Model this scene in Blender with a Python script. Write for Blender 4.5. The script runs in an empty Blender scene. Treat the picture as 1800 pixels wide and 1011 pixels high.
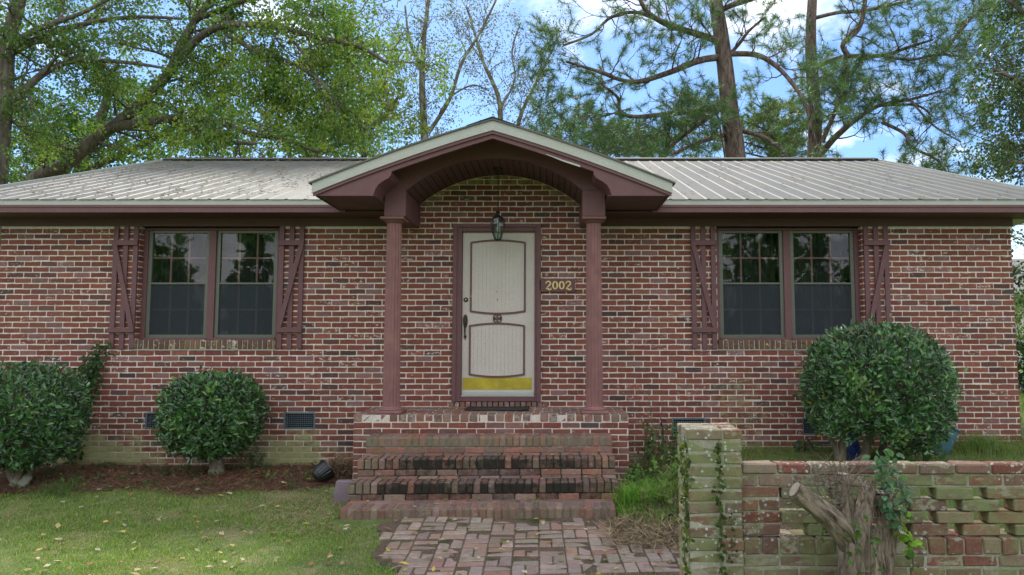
import bpy, math, random
import numpy as np
from math import sin, cos, pi, radians
random.seed(7); RNG = np.random.default_rng(7)
S = bpy.context.scene; COL = S.collection
U = random.uniform
# ------------------------------------------------------------------ camera geometry
F, CX, CY, TH, CZ = 1200.0, 970.0, 505.5, radians(4.32), 1.68
def P(u, v, Y):
    """world point seen at photo pixel (u,v) at true distance Y"""
    x = (u-CX)/F; y = (CY-v)/F
    dy = cos(TH)-y*sin(TH); dz = sin(TH)+y*cos(TH)
    return (x*Y/dy, Y, CZ+dz*Y/dy)
def XW(u, Y, v=505): return P(u, v, Y)[0]
def ZW(v, Y): return P(900, v, Y)[2]
cam = bpy.data.cameras.new('camera'); co = bpy.data.objects.new('camera', cam); COL.objects.link(co)
co.location = (0, 0, CZ); co.rotation_euler = (pi/2+TH, 0, 0)
cam.sensor_width = 36; cam.lens = 24; cam.shift_x = -70/1800; cam.clip_end = 2000
S.camera = co
# ------------------------------------------------------------------ mesh helpers
def root_of(o):
    while o.parent: o = o.parent
    return o
def link(name, me, mat, parent=None, origin=None):
    o = bpy.data.objects.new(name, me); COL.objects.link(o)
    if mat: me.materials.append(mat)
    if parent:
        o.parent = parent
    elif origin is not None:
        o.location = origin
    return o
def np_mesh(name, V, FA, mat, parent=None, origin=None, col=None, stain=None, smooth=False):
    """V (n,3); FA list of face arrays (m,k); col (faces,3)"""
    V = np.asarray(V, dtype=np.float64).reshape(-1, 3)
    off = np.array(root_of(parent).location if parent else (origin if origin is not None else (0, 0, 0)))
    me = bpy.data.meshes.new(name)
    me.vertices.add(len(V)); me.vertices.foreach_set('co', (V-off).astype(np.float32).ravel())
    FA = [np.asarray(f, dtype=np.int32) for f in FA if len(f)]
    tot = np.concatenate([np.full(len(f), f.shape[1]) for f in FA]).astype(np.int32)
    idx = np.concatenate([f.ravel() for f in FA]).astype(np.int32)
    me.loops.add(len(idx)); me.loops.foreach_set('vertex_index', idx)
    me.polygons.add(len(tot))
    st = np.concatenate([[0], np.cumsum(tot)[:-1]]).astype(np.int32)
    me.polygons.foreach_set('loop_start', st)
    try: me.polygons.foreach_set('loop_total', tot)
    except Exception: pass
    me.polygons.foreach_set('use_smooth', np.full(len(tot), smooth, dtype=bool))
    for nm, c in (('Col', col), ('Stain', stain)):
        if c is not None:
            c = np.asarray(c, dtype=np.float32)
            c4 = np.concatenate([c, np.ones((len(c), 1), np.float32)], 1)
            a = me.color_attributes.new(nm, 'FLOAT_COLOR', 'CORNER')
            a.data.foreach_set('color', np.repeat(c4, tot, axis=0).ravel())
    me.update(calc_edges=True); me.validate()
    return link(name, me, mat, parent, origin)
class MB:
    def __init__(s): s.v = []; s.f = []; s.c = []; s.s = []; s.col = (1, 1, 1); s.st = (0, 0, 0)
    def poly(s, pts):
        n = len(s.v); s.v += [tuple(p) for p in pts]; s.f.append(tuple(range(n, n+len(pts)))); s.c.append(s.col); s.s.append(s.st)
    def faces(s, pts, fs):
        n = len(s.v); s.v += [tuple(p) for p in pts]
        for f in fs: s.f.append(tuple(n+i for i in f)); s.c.append(s.col); s.s.append(s.st)
    def box(s, x0, x1, y0, y1, z0, z1):
        p = [(x0,y0,z0),(x1,y0,z0),(x1,y1,z0),(x0,y1,z0),(x0,y0,z1),(x1,y0,z1),(x1,y1,z1),(x0,y1,z1)]
        s.faces(p, [(0,3,2,1),(4,5,6,7),(0,1,5,4),(1,2,6,5),(2,3,7,6),(3,0,4,7)])
    def bbox(s, x0, x1, y0, y1, z0, z1, b=.006, j=0.0):
        """chamfered box (front/top edges soft) with jitter"""
        cx, cy, cz = (x0+x1)/2, (y0+y1)/2, (z0+z1)/2; hx, hy, hz = (x1-x0)/2, (y1-y0)/2, (z1-z0)/2
        V = []; idx = {}
        for sx in (-1, 1):
            for sy in (-1, 1):
                for sz in (-1, 1):
                    jx, jy, jz = U(-j, j), U(-j, j), U(-j, j)
                    for a in range(3):
                        q = [sx*hx, sy*hy, sz*hz]
                        for k in range(3):
                            if k != a: q[k] -= (sx, sy, sz)[k]*b
                        idx[(sx, sy, sz, a)] = len(V); V.append((cx+q[0]+jx, cy+q[1]+jy, cz+q[2]+jz))
        Fs = []
        for a in range(3):
            o = [k for k in range(3) if k != a]
            for sg in (-1, 1):
                r = []
                for (p, q) in ((-1,-1),(1,-1),(1,1),(-1,1)):
                    k = [0,0,0]; k[a] = sg; k[o[0]] = p; k[o[1]] = q; r.append(idx[(*k, a)])
                Fs.append(tuple(r))
        for a in range(3):       # edges along axis a
            o = [k for k in range(3) if k != a]
            for p in (-1, 1):
                for q in (-1, 1):
                    k0 = [0,0,0]; k0[o[0]] = p; k0[o[1]] = q; k1 = list(k0); k0[a] = -1; k1[a] = 1
                    Fs.append((idx[(*k0, o[0])], idx[(*k1, o[0])], idx[(*k1, o[1])], idx[(*k0, o[1])]))
        for sx in (-1,1):
            for sy in (-1,1):
                for sz in (-1,1): Fs.append(tuple(idx[(sx,sy,sz,a)] for a in range(3)))
        s.faces(V, Fs)
    def tube(s, pts, radii, n=6, cap=True):
        pts = [np.array(p, float) for p in pts]; m = len(pts); base = len(s.v)
        up = np.array([0.13, .31, .94])
        for i, p in enumerate(pts):
            t = pts[min(i+1, m-1)]-pts[max(i-1, 0)]; t /= (np.linalg.norm(t)+1e-9)
            a = np.cross(t, up); L = np.linalg.norm(a)
            if L < 1e-3: a = np.cross(t, (1, 0, 0)); L = np.linalg.norm(a)
            a /= L; b = np.cross(t, a); r = radii[i] if hasattr(radii, '__len__') else radii
            for k in range(n):
                q = p+r*(a*cos(2*pi*k/n)+b*sin(2*pi*k/n)); s.v.append(tuple(q))
        for i in range(m-1):
            for k in range(n):
                a0 = base+i*n+k; a1 = base+i*n+(k+1) % n
                s.f.append((a0, a1, a1+n, a0+n)); s.c.append(s.col); s.s.append(s.st)
        if cap:
            for st in (base, base+(m-1)*n): s.f.append(tuple(range(st, st+n))); s.c.append(s.col); s.s.append(s.st)
    def lathe(s, prof, cx, cy, n=24, fl=0, nf=16):
        """prof [(r,z)], optional flute depth"""
        base = len(s.v)
        for r, z in prof:
            for k in range(n):
                a = 2*pi*k/n; rr = r
                if fl: rr = r - fl*max(0, abs(sin(a*nf/2)))**1.0
                s.v.append((cx+rr*cos(a), cy+rr*sin(a), z))
        for i in range(len(prof)-1):
            for k in range(n):
                a0 = base+i*n+k; a1 = base+i*n+(k+1) % n
                s.f.append((a0, a1, a1+n, a0+n)); s.c.append(s.col); s.s.append(s.st)
        for st in (base, base+(len(prof)-1)*n): s.f.append(tuple(range(st, st+n))); s.c.append(s.col); s.s.append(s.st)
    def strip(s, xs, zb, zt, y0, y1):
        """plate in the XZ plane between curves zb,zt, thickness y0..y1"""
        for i in range(len(xs)-1):
            a, b = xs[i], xs[i+1]
            p = [(a,y0,zb[i]),(b,y0,zb[i+1]),(b,y0,zt[i+1]),(a,y0,zt[i]),(a,y1,zb[i]),(b,y1,zb[i+1]),(b,y1,zt[i+1]),(a,y1,zt[i])]
            f = [(0,1,2,3),(5,4,7,6),(4,5,1,0),(3,2,6,7)]
            if i == 0: f.append((4,0,3,7))
            if i == len(xs)-2: f.append((1,5,6,2))
            s.faces(p, f)
    def build(s, name, mat, parent=None, origin=None, smooth=False):
        by = {}
        for i, f in enumerate(s.f): by.setdefault(len(f), []).append(i)
        FA = []; order = []
        for k, ii in by.items(): FA.append(np.array([s.f[i] for i in ii])); order += ii
        return np_mesh(name, s.v, FA, mat, parent, origin, [s.c[i] for i in order], [s.s[i] for i in order], smooth)
def thing(name, loc, label, cat, group=None):
    o = bpy.data.objects.new(name, None); COL.objects.link(o); o.location = loc; o.empty_display_size = .2
    bpy.context.view_layer.update()
    return tag(o, label, cat, group)
def tag(o, label=None, cat=None, group=None, kind=None):
    if label: o['label'] = label
    if cat: o['category'] = cat
    if group: o['group'] = group
    if kind: o['kind'] = kind
    return o
def smoothstep(a, b, x):
    t = np.clip((x-a)/(b-a), 0, 1); return t*t*(3-2*t)
# ------------------------------------------------------------------ materials
def mat_new(name):
    m = bpy.data.materials.new(name); m.use_nodes = True; nt = m.node_tree; nt.nodes.clear()
    out = nt.nodes.new('ShaderNodeOutputMaterial'); return m, nt, out
class N:
    def __init__(s, nt): s.nt = nt
    def n(s, t, **k):
        x = s.nt.nodes.new(t)
        for a, b in k.items():
            if a.startswith('_'): setattr(x, a[1:], b)
            else:
                i = x.inputs[a.replace('__', ' ')]
                if hasattr(b, 'is_linked') or isinstance(b, bpy.types.NodeSocket): s.nt.links.new(b, i)
                else: i.default_value = b
        return x
    def l(s, a, b): s.nt.links.new(a, b)
    def math(s, op, a, b=None, clamp=False):
        x = s.nt.nodes.new('ShaderNodeMath'); x.operation = op; x.use_clamp = clamp
        for i, v in enumerate((a, b)):
            if v is None: continue
            if isinstance(v, bpy.types.NodeSocket): s.nt.links.new(v, x.inputs[i])
            else: x.inputs[i].default_value = v
        return x.outputs[0]
    def mix(s, f, a, b, mode='MIX'):
        x = s.nt.nodes.new('ShaderNodeMix'); x.data_type = 'RGBA'; x.blend_type = mode; x.clamp_factor = True
        for i, v in ((0, f), (6, a), (7, b)):
            if isinstance(v, bpy.types.NodeSocket): s.nt.links.new(v, x.inputs[i])
            elif i == 0: x.inputs[i].default_value = v
            else: x.inputs[i].default_value = (*v, 1) if len(v) == 3 else v
        return x.outputs[2]
    def noise(s, scale, detail=4, rough=.55, vec=None, dist=0):
        x = s.nt.nodes.new('ShaderNodeTexNoise'); x.inputs['Scale'].default_value = scale; x.inputs['Detail'].default_value = detail
        x.inputs['Roughness'].default_value = rough; x.inputs['Distortion'].default_value = dist
        if vec is not None: s.nt.links.new(vec, x.inputs['Vector'])
        return x.outputs['Fac']
    def ramp(s, f, a, b):
        """clamped remap a..b -> 0..1"""
        x = s.nt.nodes.new('ShaderNodeMapRange'); s.nt.links.new(f, x.inputs[0]); x.inputs[1].default_value = a; x.inputs[2].default_value = b
        return x.outputs[0]
    def scaled(s, v, sc):
        x = s.nt.nodes.new('ShaderNodeMapping'); s.nt.links.new(v, x.inputs[0]); x.inputs['Scale'].default_value = sc
        return x.outputs[0]
    def bump(s, h, st, dist=.01, nrm=None):
        x = s.nt.nodes.new('ShaderNodeBump'); x.inputs['Strength'].default_value = st; x.inputs['Distance'].default_value = dist
        s.nt.links.new(h, x.inputs['Height'])
        if nrm is not None: s.nt.links.new(nrm, x.inputs['Normal'])
        return x.outputs[0]
def plain(name, col, rough=.6, var=.12, scale=6, bump=.15, metal=0, spec=.4, dirt=None, chips=None, grain=None, bscale=60):
    """paint / metal with soft tonal variation, optional dirt colour and chipped paint"""
    m, nt, out = mat_new(name); g = N(nt); tc = nt.nodes.new('ShaderNodeTexCoord').outputs['Object']
    n1 = g.noise(scale, 5, .6, tc); n2 = g.noise(bscale, 4, .6, tc if grain is None else g.scaled(tc, grain))
    c = g.mix(g.ramp(n1, .3, .7), [x*(1-var) for x in col], [min(1, x*(1+var)) for x in col])
    c = g.mix(g.ramp(n2, .35, .75), c, [x*.8 for x in col])
    if dirt: c = g.mix(g.math('MULTIPLY', g.ramp(g.noise(3.1, 6, .7, tc), .48, .72), dirt[1]), c, dirt[0])
    if chips: c = g.mix(g.ramp(g.noise(chips[2], 5, .75, tc), chips[1], chips[1]+.02), c, chips[0])
    b = g.n('ShaderNodeBsdfPrincipled', Base__Color=c, Roughness=rough, Metallic=metal)
    b.inputs['Specular IOR Level'].default_value = spec
    g.l(g.ramp(n2, -.5, 1.2), b.inputs['Roughness']) if False else None
    if bump: g.l(g.bump(n2, bump, .004), b.inputs['Normal'])
    g.l(b.outputs[0], out.inputs[0]); return m
def brick_mat(name, mortar=(.58, .55, .50), smear=.652, algae=(.30, .31, .15), mould=(.012, .013, .01), lichen=False, bumpst=.5):
    m, nt, out = mat_new(name); g = N(nt); tc = nt.nodes.new('ShaderNodeTexCoord').outputs['Object']
    a = g.n('ShaderNodeVertexColor', _layer_name='Col').outputs[0]
    st = g.n('ShaderNodeVertexColor', _layer_name='Stain').outputs[0]
    sp = g.n('ShaderNodeSeparateColor', Color=st)
    f1 = g.noise(22, 6, .7, tc); f2 = g.noise(90, 4, .7, tc); f3 = g.noise(7, 7, .75, tc)
    c = g.mix(g.ramp(f1, .3, .75), a, g.mix(1.0, a, (.62, .55, .55), 'MULTIPLY'))
    c = g.mix(g.ramp(f2, .5, .8), c, g.mix(1.0, a, (1.35, 1.25, 1.2), 'MULTIPLY'))
    # lime smears left by the mason
    sm = g.math('ADD', g.noise(17, 6, .72, g.scaled(tc, (1, 1, 1.7))), g.math('MULTIPLY', sp.outputs[2], .35))
    c = g.mix(g.math('MULTIPLY', g.ramp(sm, smear, smear+.05), .75), c, mortar)
    # green algae / black mould where the Stain attribute allows
    al = g.math('ADD', g.math('MULTIPLY', f3, 2.2), g.math('SUBTRACT', sp.outputs[0], 1.52))
    ag = g.mix(g.noise(11, 5, .6, tc), [x*.75 for x in algae], [x*1.3 for x in algae])
    c = g.mix(g.math('MULTIPLY', g.ramp(al, .0, .5), .85), c, ag)
    mo = g.math('ADD', g.noise(14, 6, .75, tc), g.math('SUBTRACT', sp.outputs[1], .92))
    c = g.mix(g.math('MULTIPLY', g.ramp(mo, .0, .38), .93), c, mould)
    if lichen:
        v = g.n('ShaderNodeTexVoronoi', Scale=26.0); g.l(g.scaled(tc, (1, 1, 1)), v.inputs['Vector'])
        k = g.math('MULTIPLY', g.math('LESS_THAN', g.math('ADD', v.outputs['Distance'], g.math('MULTIPLY', f2, .4)), .42), g.ramp(g.noise(2.2, 3, .5, tc), .5, .56))
        c = g.mix(g.math('MULTIPLY', k, .8), c, (.42, .47, .42))
    b = g.n('ShaderNodeBsdfPrincipled', Base__Color=c, Roughness=.9); b.inputs['Specular IOR Level'].default_value = .25
    hh = g.math('ADD', f1, g.math('MULTIPLY', f2, .6))
    g.l(g.bump(hh, bumpst, .006), b.inputs['Normal']); g.l(b.outputs[0], out.inputs[0]); return m
def leaf_mat(name, trans=.35, gloss=.12, rough=.35):
    m, nt, out = mat_new(name); g = N(nt)
    a = g.n('ShaderNodeVertexColor', _layer_name='Col').outputs[0]
    d = g.n('ShaderNodeBsdfDiffuse', Color=a); t = g.n('ShaderNodeBsdfTranslucent', Color=g.mix(1.0, a, (1.5, 1.6, .7), 'MULTIPLY'))
    gl = g.n('ShaderNodeBsdfGlossy', Roughness=rough); gl.inputs[0].default_value = (1, 1, 1, 1)
    m1 = g.n('ShaderNodeMixShader', Fac=trans); g.l(d.outputs[0], m1.inputs[1]); g.l(t.outputs[0], m1.inputs[2])
    fr = g.n('ShaderNodeFresnel', IOR=1.35)
    m2 = g.n('ShaderNodeMixShader', Fac=g.math('MULTIPLY', fr.outputs[0], gloss*8, True)); g.l(m1.outputs[0], m2.inputs[1]); g.l(gl.outputs[0], m2.inputs[2])
    g.l(m2.outputs[0], out.inputs[0]); return m
def bark_mat(name, c1, c2, sc=14, lich=None, rot=0):
    m, nt, out = mat_new(name); g = N(nt); tc = nt.nodes.new('ShaderNodeTexCoord').outputs['Object']
    r_ = g.n('ShaderNodeMapping', Vector=tc); r_.inputs['Rotation'].default_value = (0, rot, 0)
    n1 = g.noise(sc, 6, .7, g.scaled(r_.outputs[0], (1, 1, .22)), .6); n2 = g.noise(3, 4, .6, tc)
    c = g.mix(g.ramp(n1, .35, .65), c1, c2)
    if lich: c = g.mix(g.ramp(n2, .5, .62), c, lich)
    b = g.n('ShaderNodeBsdfPrincipled', Base__Color=c, Roughness=.95); b.inputs['Specular IOR Level'].default_value = .2
    g.l(g.bump(n1, .9, .03), b.inputs['Normal']); g.l(b.outputs[0], out.inputs[0]); return m
PURP = (.142, .064, .070)
M = {}
M['brick'] = brick_mat('old_brick'); M['gbrick'] = brick_mat('mossy_brick', mortar=(.30, .30, .24), smear=.63, algae=(.17, .20, .092), lichen=True, bumpst=.8)
M['step'] = brick_mat('step_brick', mortar=(.30, .28, .25), smear=.66, algae=(.15, .155, .095), lichen=False, bumpst=.8)
M['paver'] = brick_mat('paver_brick', mortar=(.26, .2, .16), smear=.6, algae=(.11, .13, .05), bumpst=.9)
M['purple'] = plain('maroon_paint', PURP, .55, .12, 5, .25, chips=((.45, .42, .40), .715, 12), grain=(1, 1, .3))
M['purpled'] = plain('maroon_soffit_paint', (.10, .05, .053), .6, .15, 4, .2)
M['column'] = plain('weathered_maroon_paint', (.22, .105, .103), .65, .25, 5, .3, grain=(1, 1, .12), dirt=((.30, .15, .13), .7))
M['white'] = plain('cream_metal_trim', (.42, .44, .405), .45, .06, 3, .05, dirt=((.30, .31, .22), .35))
M['roof'] = None
M['door'] = plain('cream_door_paint', (.56, .515, .475), .5, .05, 4, .05, dirt=((.44, .40, .35), .4))
M['brass'] = plain('yellowed_kick_plate', (.46, .37, .035), .5, .25, 9, .1, metal=0.15, dirt=((.22, .17, .03), .6))
M['bronze'] = plain('dark_bronze', (.06, .05, .035), .35, .2, 20, .1, metal=.7)
M['gold'] = plain('gold_leaf_paint', (.75, .58, .25), .4, .1, 30, .05)
M['alum'] = plain('bronze_grey_frame', (.13, .14, .115), .4, .08, 8, .05, metal=.3)
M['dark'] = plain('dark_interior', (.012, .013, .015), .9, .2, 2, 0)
M['iron'] = plain('black_iron', (.03, .03, .03), .45, .1, 30, .1, metal=.4)
M['vent'] = plain('blue_grey_galvanised', (.14, .18, .21), .5, .12, 20, .1, metal=.3)
M['rubber'] = plain('black_rubber', (.018, .018, .019), .8, .2, 40, .3)
M['pot'] = plain('black_plastic', (.012, .013, .015), .3, .15, 20, .05, spec=.5)
M['leaf'] = leaf_mat('broad_leaf', .45, .03, .5); M['bleaf'] = leaf_mat('glossy_shrub_leaf', .16, .24, .27)
M['needle'] = leaf_mat('pine_needle', .35, .03, .5); M['grass'] = leaf_mat('grass_blade', .35, .008, .6); M['dry'] = leaf_mat('dry_leaf', .15, .02, .6)
M['bark'] = bark_mat('grey_brown_bark', (.07, .058, .047), (.19, .165, .14)); M['pbark'] = bark_mat('pine_bark', (.035, .026, .022), (.22, .165, .14), 12)
M['sbark'] = bark_mat('stump_bark', (.035, .026, .02), (.32, .26, .20), 34); M['lbark'] = bark_mat('lichened_bark', (.10, .085, .06), (.22, .19, .14), 30, (.30, .33, .27))
M['slbark'] = bark_mat('cut_limb_bark', (.035, .026, .02), (.32, .26, .20), 34, None, radians(43)); M['cutwood'] = plain('sawn_wood', (.18, .155, .13), .9, .2, 30, .4)
M['tarp'] = plain('blue_tarp', (.01, .05, .24), .45, .3, 8, .3); M['teal'] = plain('faded_teal_plastic', (.06, .15, .19), .5, .2, 9, .5, dirt=((.05, .11, .13), .6))
M['block'] = plain('mauve_painted_block', (.21, .165, .185), .8, .12, 8, .4)
# ------------------------------------------------------------------ special materials
def roof_mat():
    m, nt, out = mat_new('painted_metal_roofing'); g = N(nt); tc = nt.nodes.new('ShaderNodeTexCoord').outputs['Object']
    n1 = g.noise(1.1, 6, .65, tc); n2 = g.noise(16, 5, .7, g.scaled(tc, (1, .25, 1)))
    c = g.mix(g.ramp(n1, .35, .68), (.108, .113, .108), (.140, .131, .112))
    c = g.mix(g.math('MULTIPLY', g.ramp(n2, .45, .75), .45), c, (.095, .085, .068))
    b = g.n('ShaderNodeBsdfPrincipled', Base__Color=c, Roughness=.55); b.inputs['Specular IOR Level'].default_value = .25
    g.l(g.bump(n2, .1, .004), b.inputs['Normal']); g.l(b.outputs[0], out.inputs[0]); return m
M['roof'] = roof_mat()
def glass_mat(name, ior, tint, rough=.02):
    m, nt, out = mat_new(name); g = N(nt); tc = nt.nodes.new('ShaderNodeTexCoord').outputs['Object']
    t = g.n('ShaderNodeBsdfTransparent'); t.inputs[0].default_value = (*tint, 1)
    gl = g.n('ShaderNodeBsdfGlossy', Roughness=rough)
    g.l(g.bump(g.noise(2.3, 2, .5, tc), .05, .05), gl.inputs['Normal'])
    lw = g.n('ShaderNodeLayerWeight', Blend=.5); f0 = ((ior-1)/(ior+1))**2
    fr = g.math('ADD', g.math('MULTIPLY', g.math('POWER', lw.outputs['Facing'], 5.0), 1-f0), f0)
    mx = g.n('ShaderNodeMixShader', Fac=fr); g.l(t.outputs[0], mx.inputs[1]); g.l(gl.outputs[0], mx.inputs[2])
    g.l(mx.outputs[0], out.inputs[0]); return m
M['glass'] = glass_mat('window_glass', 1.68, (.85, .88, .86)); M['lglass'] = glass_mat('lantern_glass', 1.7, (.75, .85, .85), .05)
def screen_mat():
    m, nt, out = mat_new('insect_screen'); g = N(nt)
    t = g.n('ShaderNodeBsdfTransparent'); d = g.n('ShaderNodeBsdfDiffuse'); d.inputs[0].default_value = (.05, .06, .07, 1)
    mx = g.n('ShaderNodeMixShader', Fac=.62); g.l(t.outputs[0], mx.inputs[1]); g.l(d.outputs[0], mx.inputs[2]); g.l(mx.outputs[0], out.inputs[0]); return m
M['screen'] = screen_mat()
def ground_mat(name, kind):
    m, nt, out = mat_new(name); g = N(nt); tc = nt.nodes.new('ShaderNodeTexCoord').outputs['Object']
    n0 = g.noise(.9, 5, .6, tc); n1 = g.noise(5, 6, .65, tc); n2 = g.noise(60, 5, .7, tc); n3 = g.noise(2.4, 6, .7, tc)
    if kind == 'lawn':
        c = g.mix(g.ramp(n1, .3, .7), (.11, .17, .045), (.17, .22, .065)); c = g.mix(g.ramp(n3, .50, .66), c, (.32, .28, .16)); c = g.mix(g.ramp(n2, .45, .75), c, (.07, .09, .03))
    elif kind == 'mulch':
        c = g.mix(g.ramp(n2, .35, .65), (.07, .035, .024), (.16, .09, .06)); c = g.mix(g.ramp(n1, .5, .75), c, (.10, .09, .04))
    else:
        c = g.mix(g.ramp(n2, .35, .65), (.10, .065, .045), (.20, .15, .11)); c = g.mix(g.ramp(n1, .5, .65), c, (.07, .08, .03))
    b = g.n('ShaderNodeBsdfPrincipled', Base__Color=c, Roughness=.95); b.inputs['Specular IOR Level'].default_value = .15
    g.l(g.bump(n2, .8, .03), b.inputs['Normal']); g.l(b.outputs[0], out.inputs[0]); return m
M['lawn'] = ground_mat('lawn_soil', 'lawn'); M['mulch'] = ground_mat('pine_mulch', 'mulch'); M['dirt'] = ground_mat('bare_dirt', 'dirt')
# ------------------------------------------------------------------ layout constants
YW = 8.5; ZT = ZW(398, YW); ZS = ZW(373, 8.05); YE = 8.05; ZE = 3.355; YR = 12.9; ZR = ZW(281, YR); SL = (ZR-ZE)/(YR-YE)
XL, XR = -6.92, XW(1779, YW, 450); RXL, RXR = -7.39, 6.2
XC = -.64; CRS, BRK = .0693, .209
def gz(x, y):
    """terrain height"""
    x = np.asarray(x, float); y = np.asarray(y, float)
    z = .09*smoothstep(7.0, 7.8, y)*smoothstep(-1.7, -2.3, x) + .30*smoothstep(.75, 1.7, x)*smoothstep(5.7, 7.6, y)
    z = z + .10*smoothstep(4.2, 6.2, x)*smoothstep(6.5, 8.5, y) + .04*smoothstep(5.4, 6.4, y)
    z = z + .012*np.sin(x*1.7+y*.6)*np.sin(y*2.1-x*.4) + .006*np.sin(x*5.1+1)*np.sin(y*4.3)
    return z
# ------------------------------------------------------------------ ground
def axis(a, b, st, far):
    m = np.arange(a, b+1e-6, st); o = np.array([1, 2, 4, 8, 15, 30, 60, 120, far-0.0])
    return np.concatenate([(a-o)[::-1], m, b+o])
def sheet(name, xs, ys, mat, dz=0, keep=None):
    X, Y = np.meshgrid(xs, ys); Z = gz(X, Y)+dz; V = np.stack([X, Y, Z], -1).reshape(-1, 3); nx, ny = len(xs), len(ys)
    i = np.arange(nx-1); j = np.arange(ny-1); I, J = np.meshgrid(i, j); a = (J*nx+I).ravel(); Q = np.stack([a, a+1, a+nx+1, a+nx], 1)
    if keep is not None:
        c = V[Q].mean(1); Q = Q[keep(c[:, 0], c[:, 1])]
    o = np_mesh(name, V, [Q], mat, None, (0, 0, 0), smooth=True); return o
tag(sheet('lawn', axis(-10, 9, .12, 300), axis(2.5, 10, .12, 400), M['lawn']), kind='structure')
def bed_edge(x): return 7.34+.07*np.sin(x*2.3)+.05*np.sin(x*5.7+1)+.12*smoothstep(-3.6, -2.4, x)
def in_bed(x, y): return (y > bed_edge(x)) & (y < 8.6) & (x < -1.9) & (x > -8.5)
tag(sheet('mulch_bed', np.arange(-8.5, -1.85, .06), np.arange(7.0, 8.62, .06), M['mulch'], .006, in_bed), kind='structure')
def in_path(x, y):
    lx = np.interp(y, [4.9, 5.1, 5.45, 6.0, 6.6], [-.95, -1.13, -1.32, -1.40, -1.42])
    top = 6.4-.03*(x+2)+.0*x - .62*smoothstep(.35, .62, x)
    return (x > lx) & (y > 4.97+.02*np.sin(x*3)) & (y < top) & (x < 2.6)
def in_dirt(x, y):
    return ((x > np.interp(y, [4.9, 5.1, 5.45, 6.0, 6.6], [-.97, -1.17, -1.39, -1.47, -1.50])+.03*np.sin(y*9)) & (y > 4.98) & (y < 6.6) & (x < 2.8)) | ((x > .5) & (x < 1.9) & (y > 5.6) & (y < 7.3))
tag(sheet('dirt_border', np.arange(-2, 3.2, .06), np.arange(4.8, 7.5, .06), M['dirt'], .0085, in_dirt), kind='structure')
# ------------------------------------------------------------------ brick colours
def bcol(kind='wall'):
    r = random.random()
    if kind == 'wall':
        if r < .024: c = (.10, .07, .068)
        elif r < .12: c = (.15, .075, .068)
        elif r < .24: c = (.26, .14, .13)
        elif r < .36: c = (.27, .105, .078)
        else: c = (.238, .088, .066)
    elif kind == 'garden': c = random.choice([(.24, .11, .08), (.21, .12, .095), (.25, .145, .105), (.20, .125, .105), (.25, .19, .145)])
    elif kind == 'paver': c = random.choice([(.34, .25, .20), (.38, .29, .235), (.31, .245, .205), (.34, .28, .23), (.35, .22, .165), (.34, .265, .22), (.36, .30, .245)])
    else: c = random.choice([(.24, .13, .10), (.21, .125, .10), (.27, .14, .105), (.19, .13, .11), (.25, .17, .14)])
    k = U(.82, 1.18)*(.86 if kind in ('wall', 'garden') else 1); return tuple(x*k*U(.94, 1.06) for x in c)
def brick_face(mb, x0, x1, z0, z1, yf, depth, j=.0026, topf=None):
    """irregular hand-made brick: front outline of 12 points, extruded back"""
    w = x1-x0; n = 4; pts = []; c = .004
    jj = lambda: U(-j, j)
    for i in range(n): pts.append((x0+c+(w-2*c)*i/(n-1)+jj(), z0+jj()))
    pts += [(x1+jj()*.6, z0+c), (x1+jj()*.6, z1-c)]
    for i in range(n): pts.append((x1-c-(w-2*c)*i/(n-1)+jj(), z1+jj()))
    pts += [(x0+jj()*.6, z1-c), (x0+jj()*.6, z0+c)]
    if topf: pts = [(p[0], min(p[1], topf(p[0]))) for p in pts]
    k = len(pts); f = yf+U(-.0025, .0025); cx, cz = (x0+x1)/2, (z0+z1)/2; t = U(-.006, .006)
    V = [(p[0], f+t*(p[1]-cz)/.03*.4, p[1]) for p in pts]+[(p[0]+(.0025 if p[0] < cx else -.0025)*-1, f+depth, p[1]) for p in pts]
    mb.faces(V, [tuple(range(k))]+[(i, (i+1) % k, (i+1) % k+k, i+k) for i in range(k)])
R_ARC = (1.0025**2+.374**2)/(2*.374)
def vault(x, z0=3.37):
    d = x-(-.6545); q = R_ARC**2-d*d
    return z0-(R_ARC-.374)+math.sqrt(max(q, 0))
LW = (-5.17, -3.42, ZW(597, YW)); RW = (2.065, 3.885, ZW(597, YW))
DO = (XW(798.5, YW, 550), XW(948, YW, 550), ZW(706, YW), ZW(395.5, YW))
VZ0, VZ1 = ZW(757, YW), ZW(731, YW)
VENTS = [(XW(265, YW), XW(265, YW)+.39, VZ0, VZ1), (XW(505, YW), XW(560, YW), VZ0, VZ1), (XW(1178, YW), XW(1237, YW), ZW(761, YW), ZW(735, YW)), (XW(1404, YW), XW(1461, YW), ZW(763, YW), ZW(737, YW))]
VENTS = [(a_, b_, -.12+CRS*round((c_+.12)/CRS), -.12+CRS*(round((c_+.12)/CRS)+3)) for a_, b_, c_, d_ in VENTS]
OPEN = [(LW[0], LW[1], LW[2]-.075, 9), (RW[0], RW[1], RW[2]-.075, 9), (DO[0], DO[1], DO[2]-.06, DO[3])]+VENTS
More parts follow.
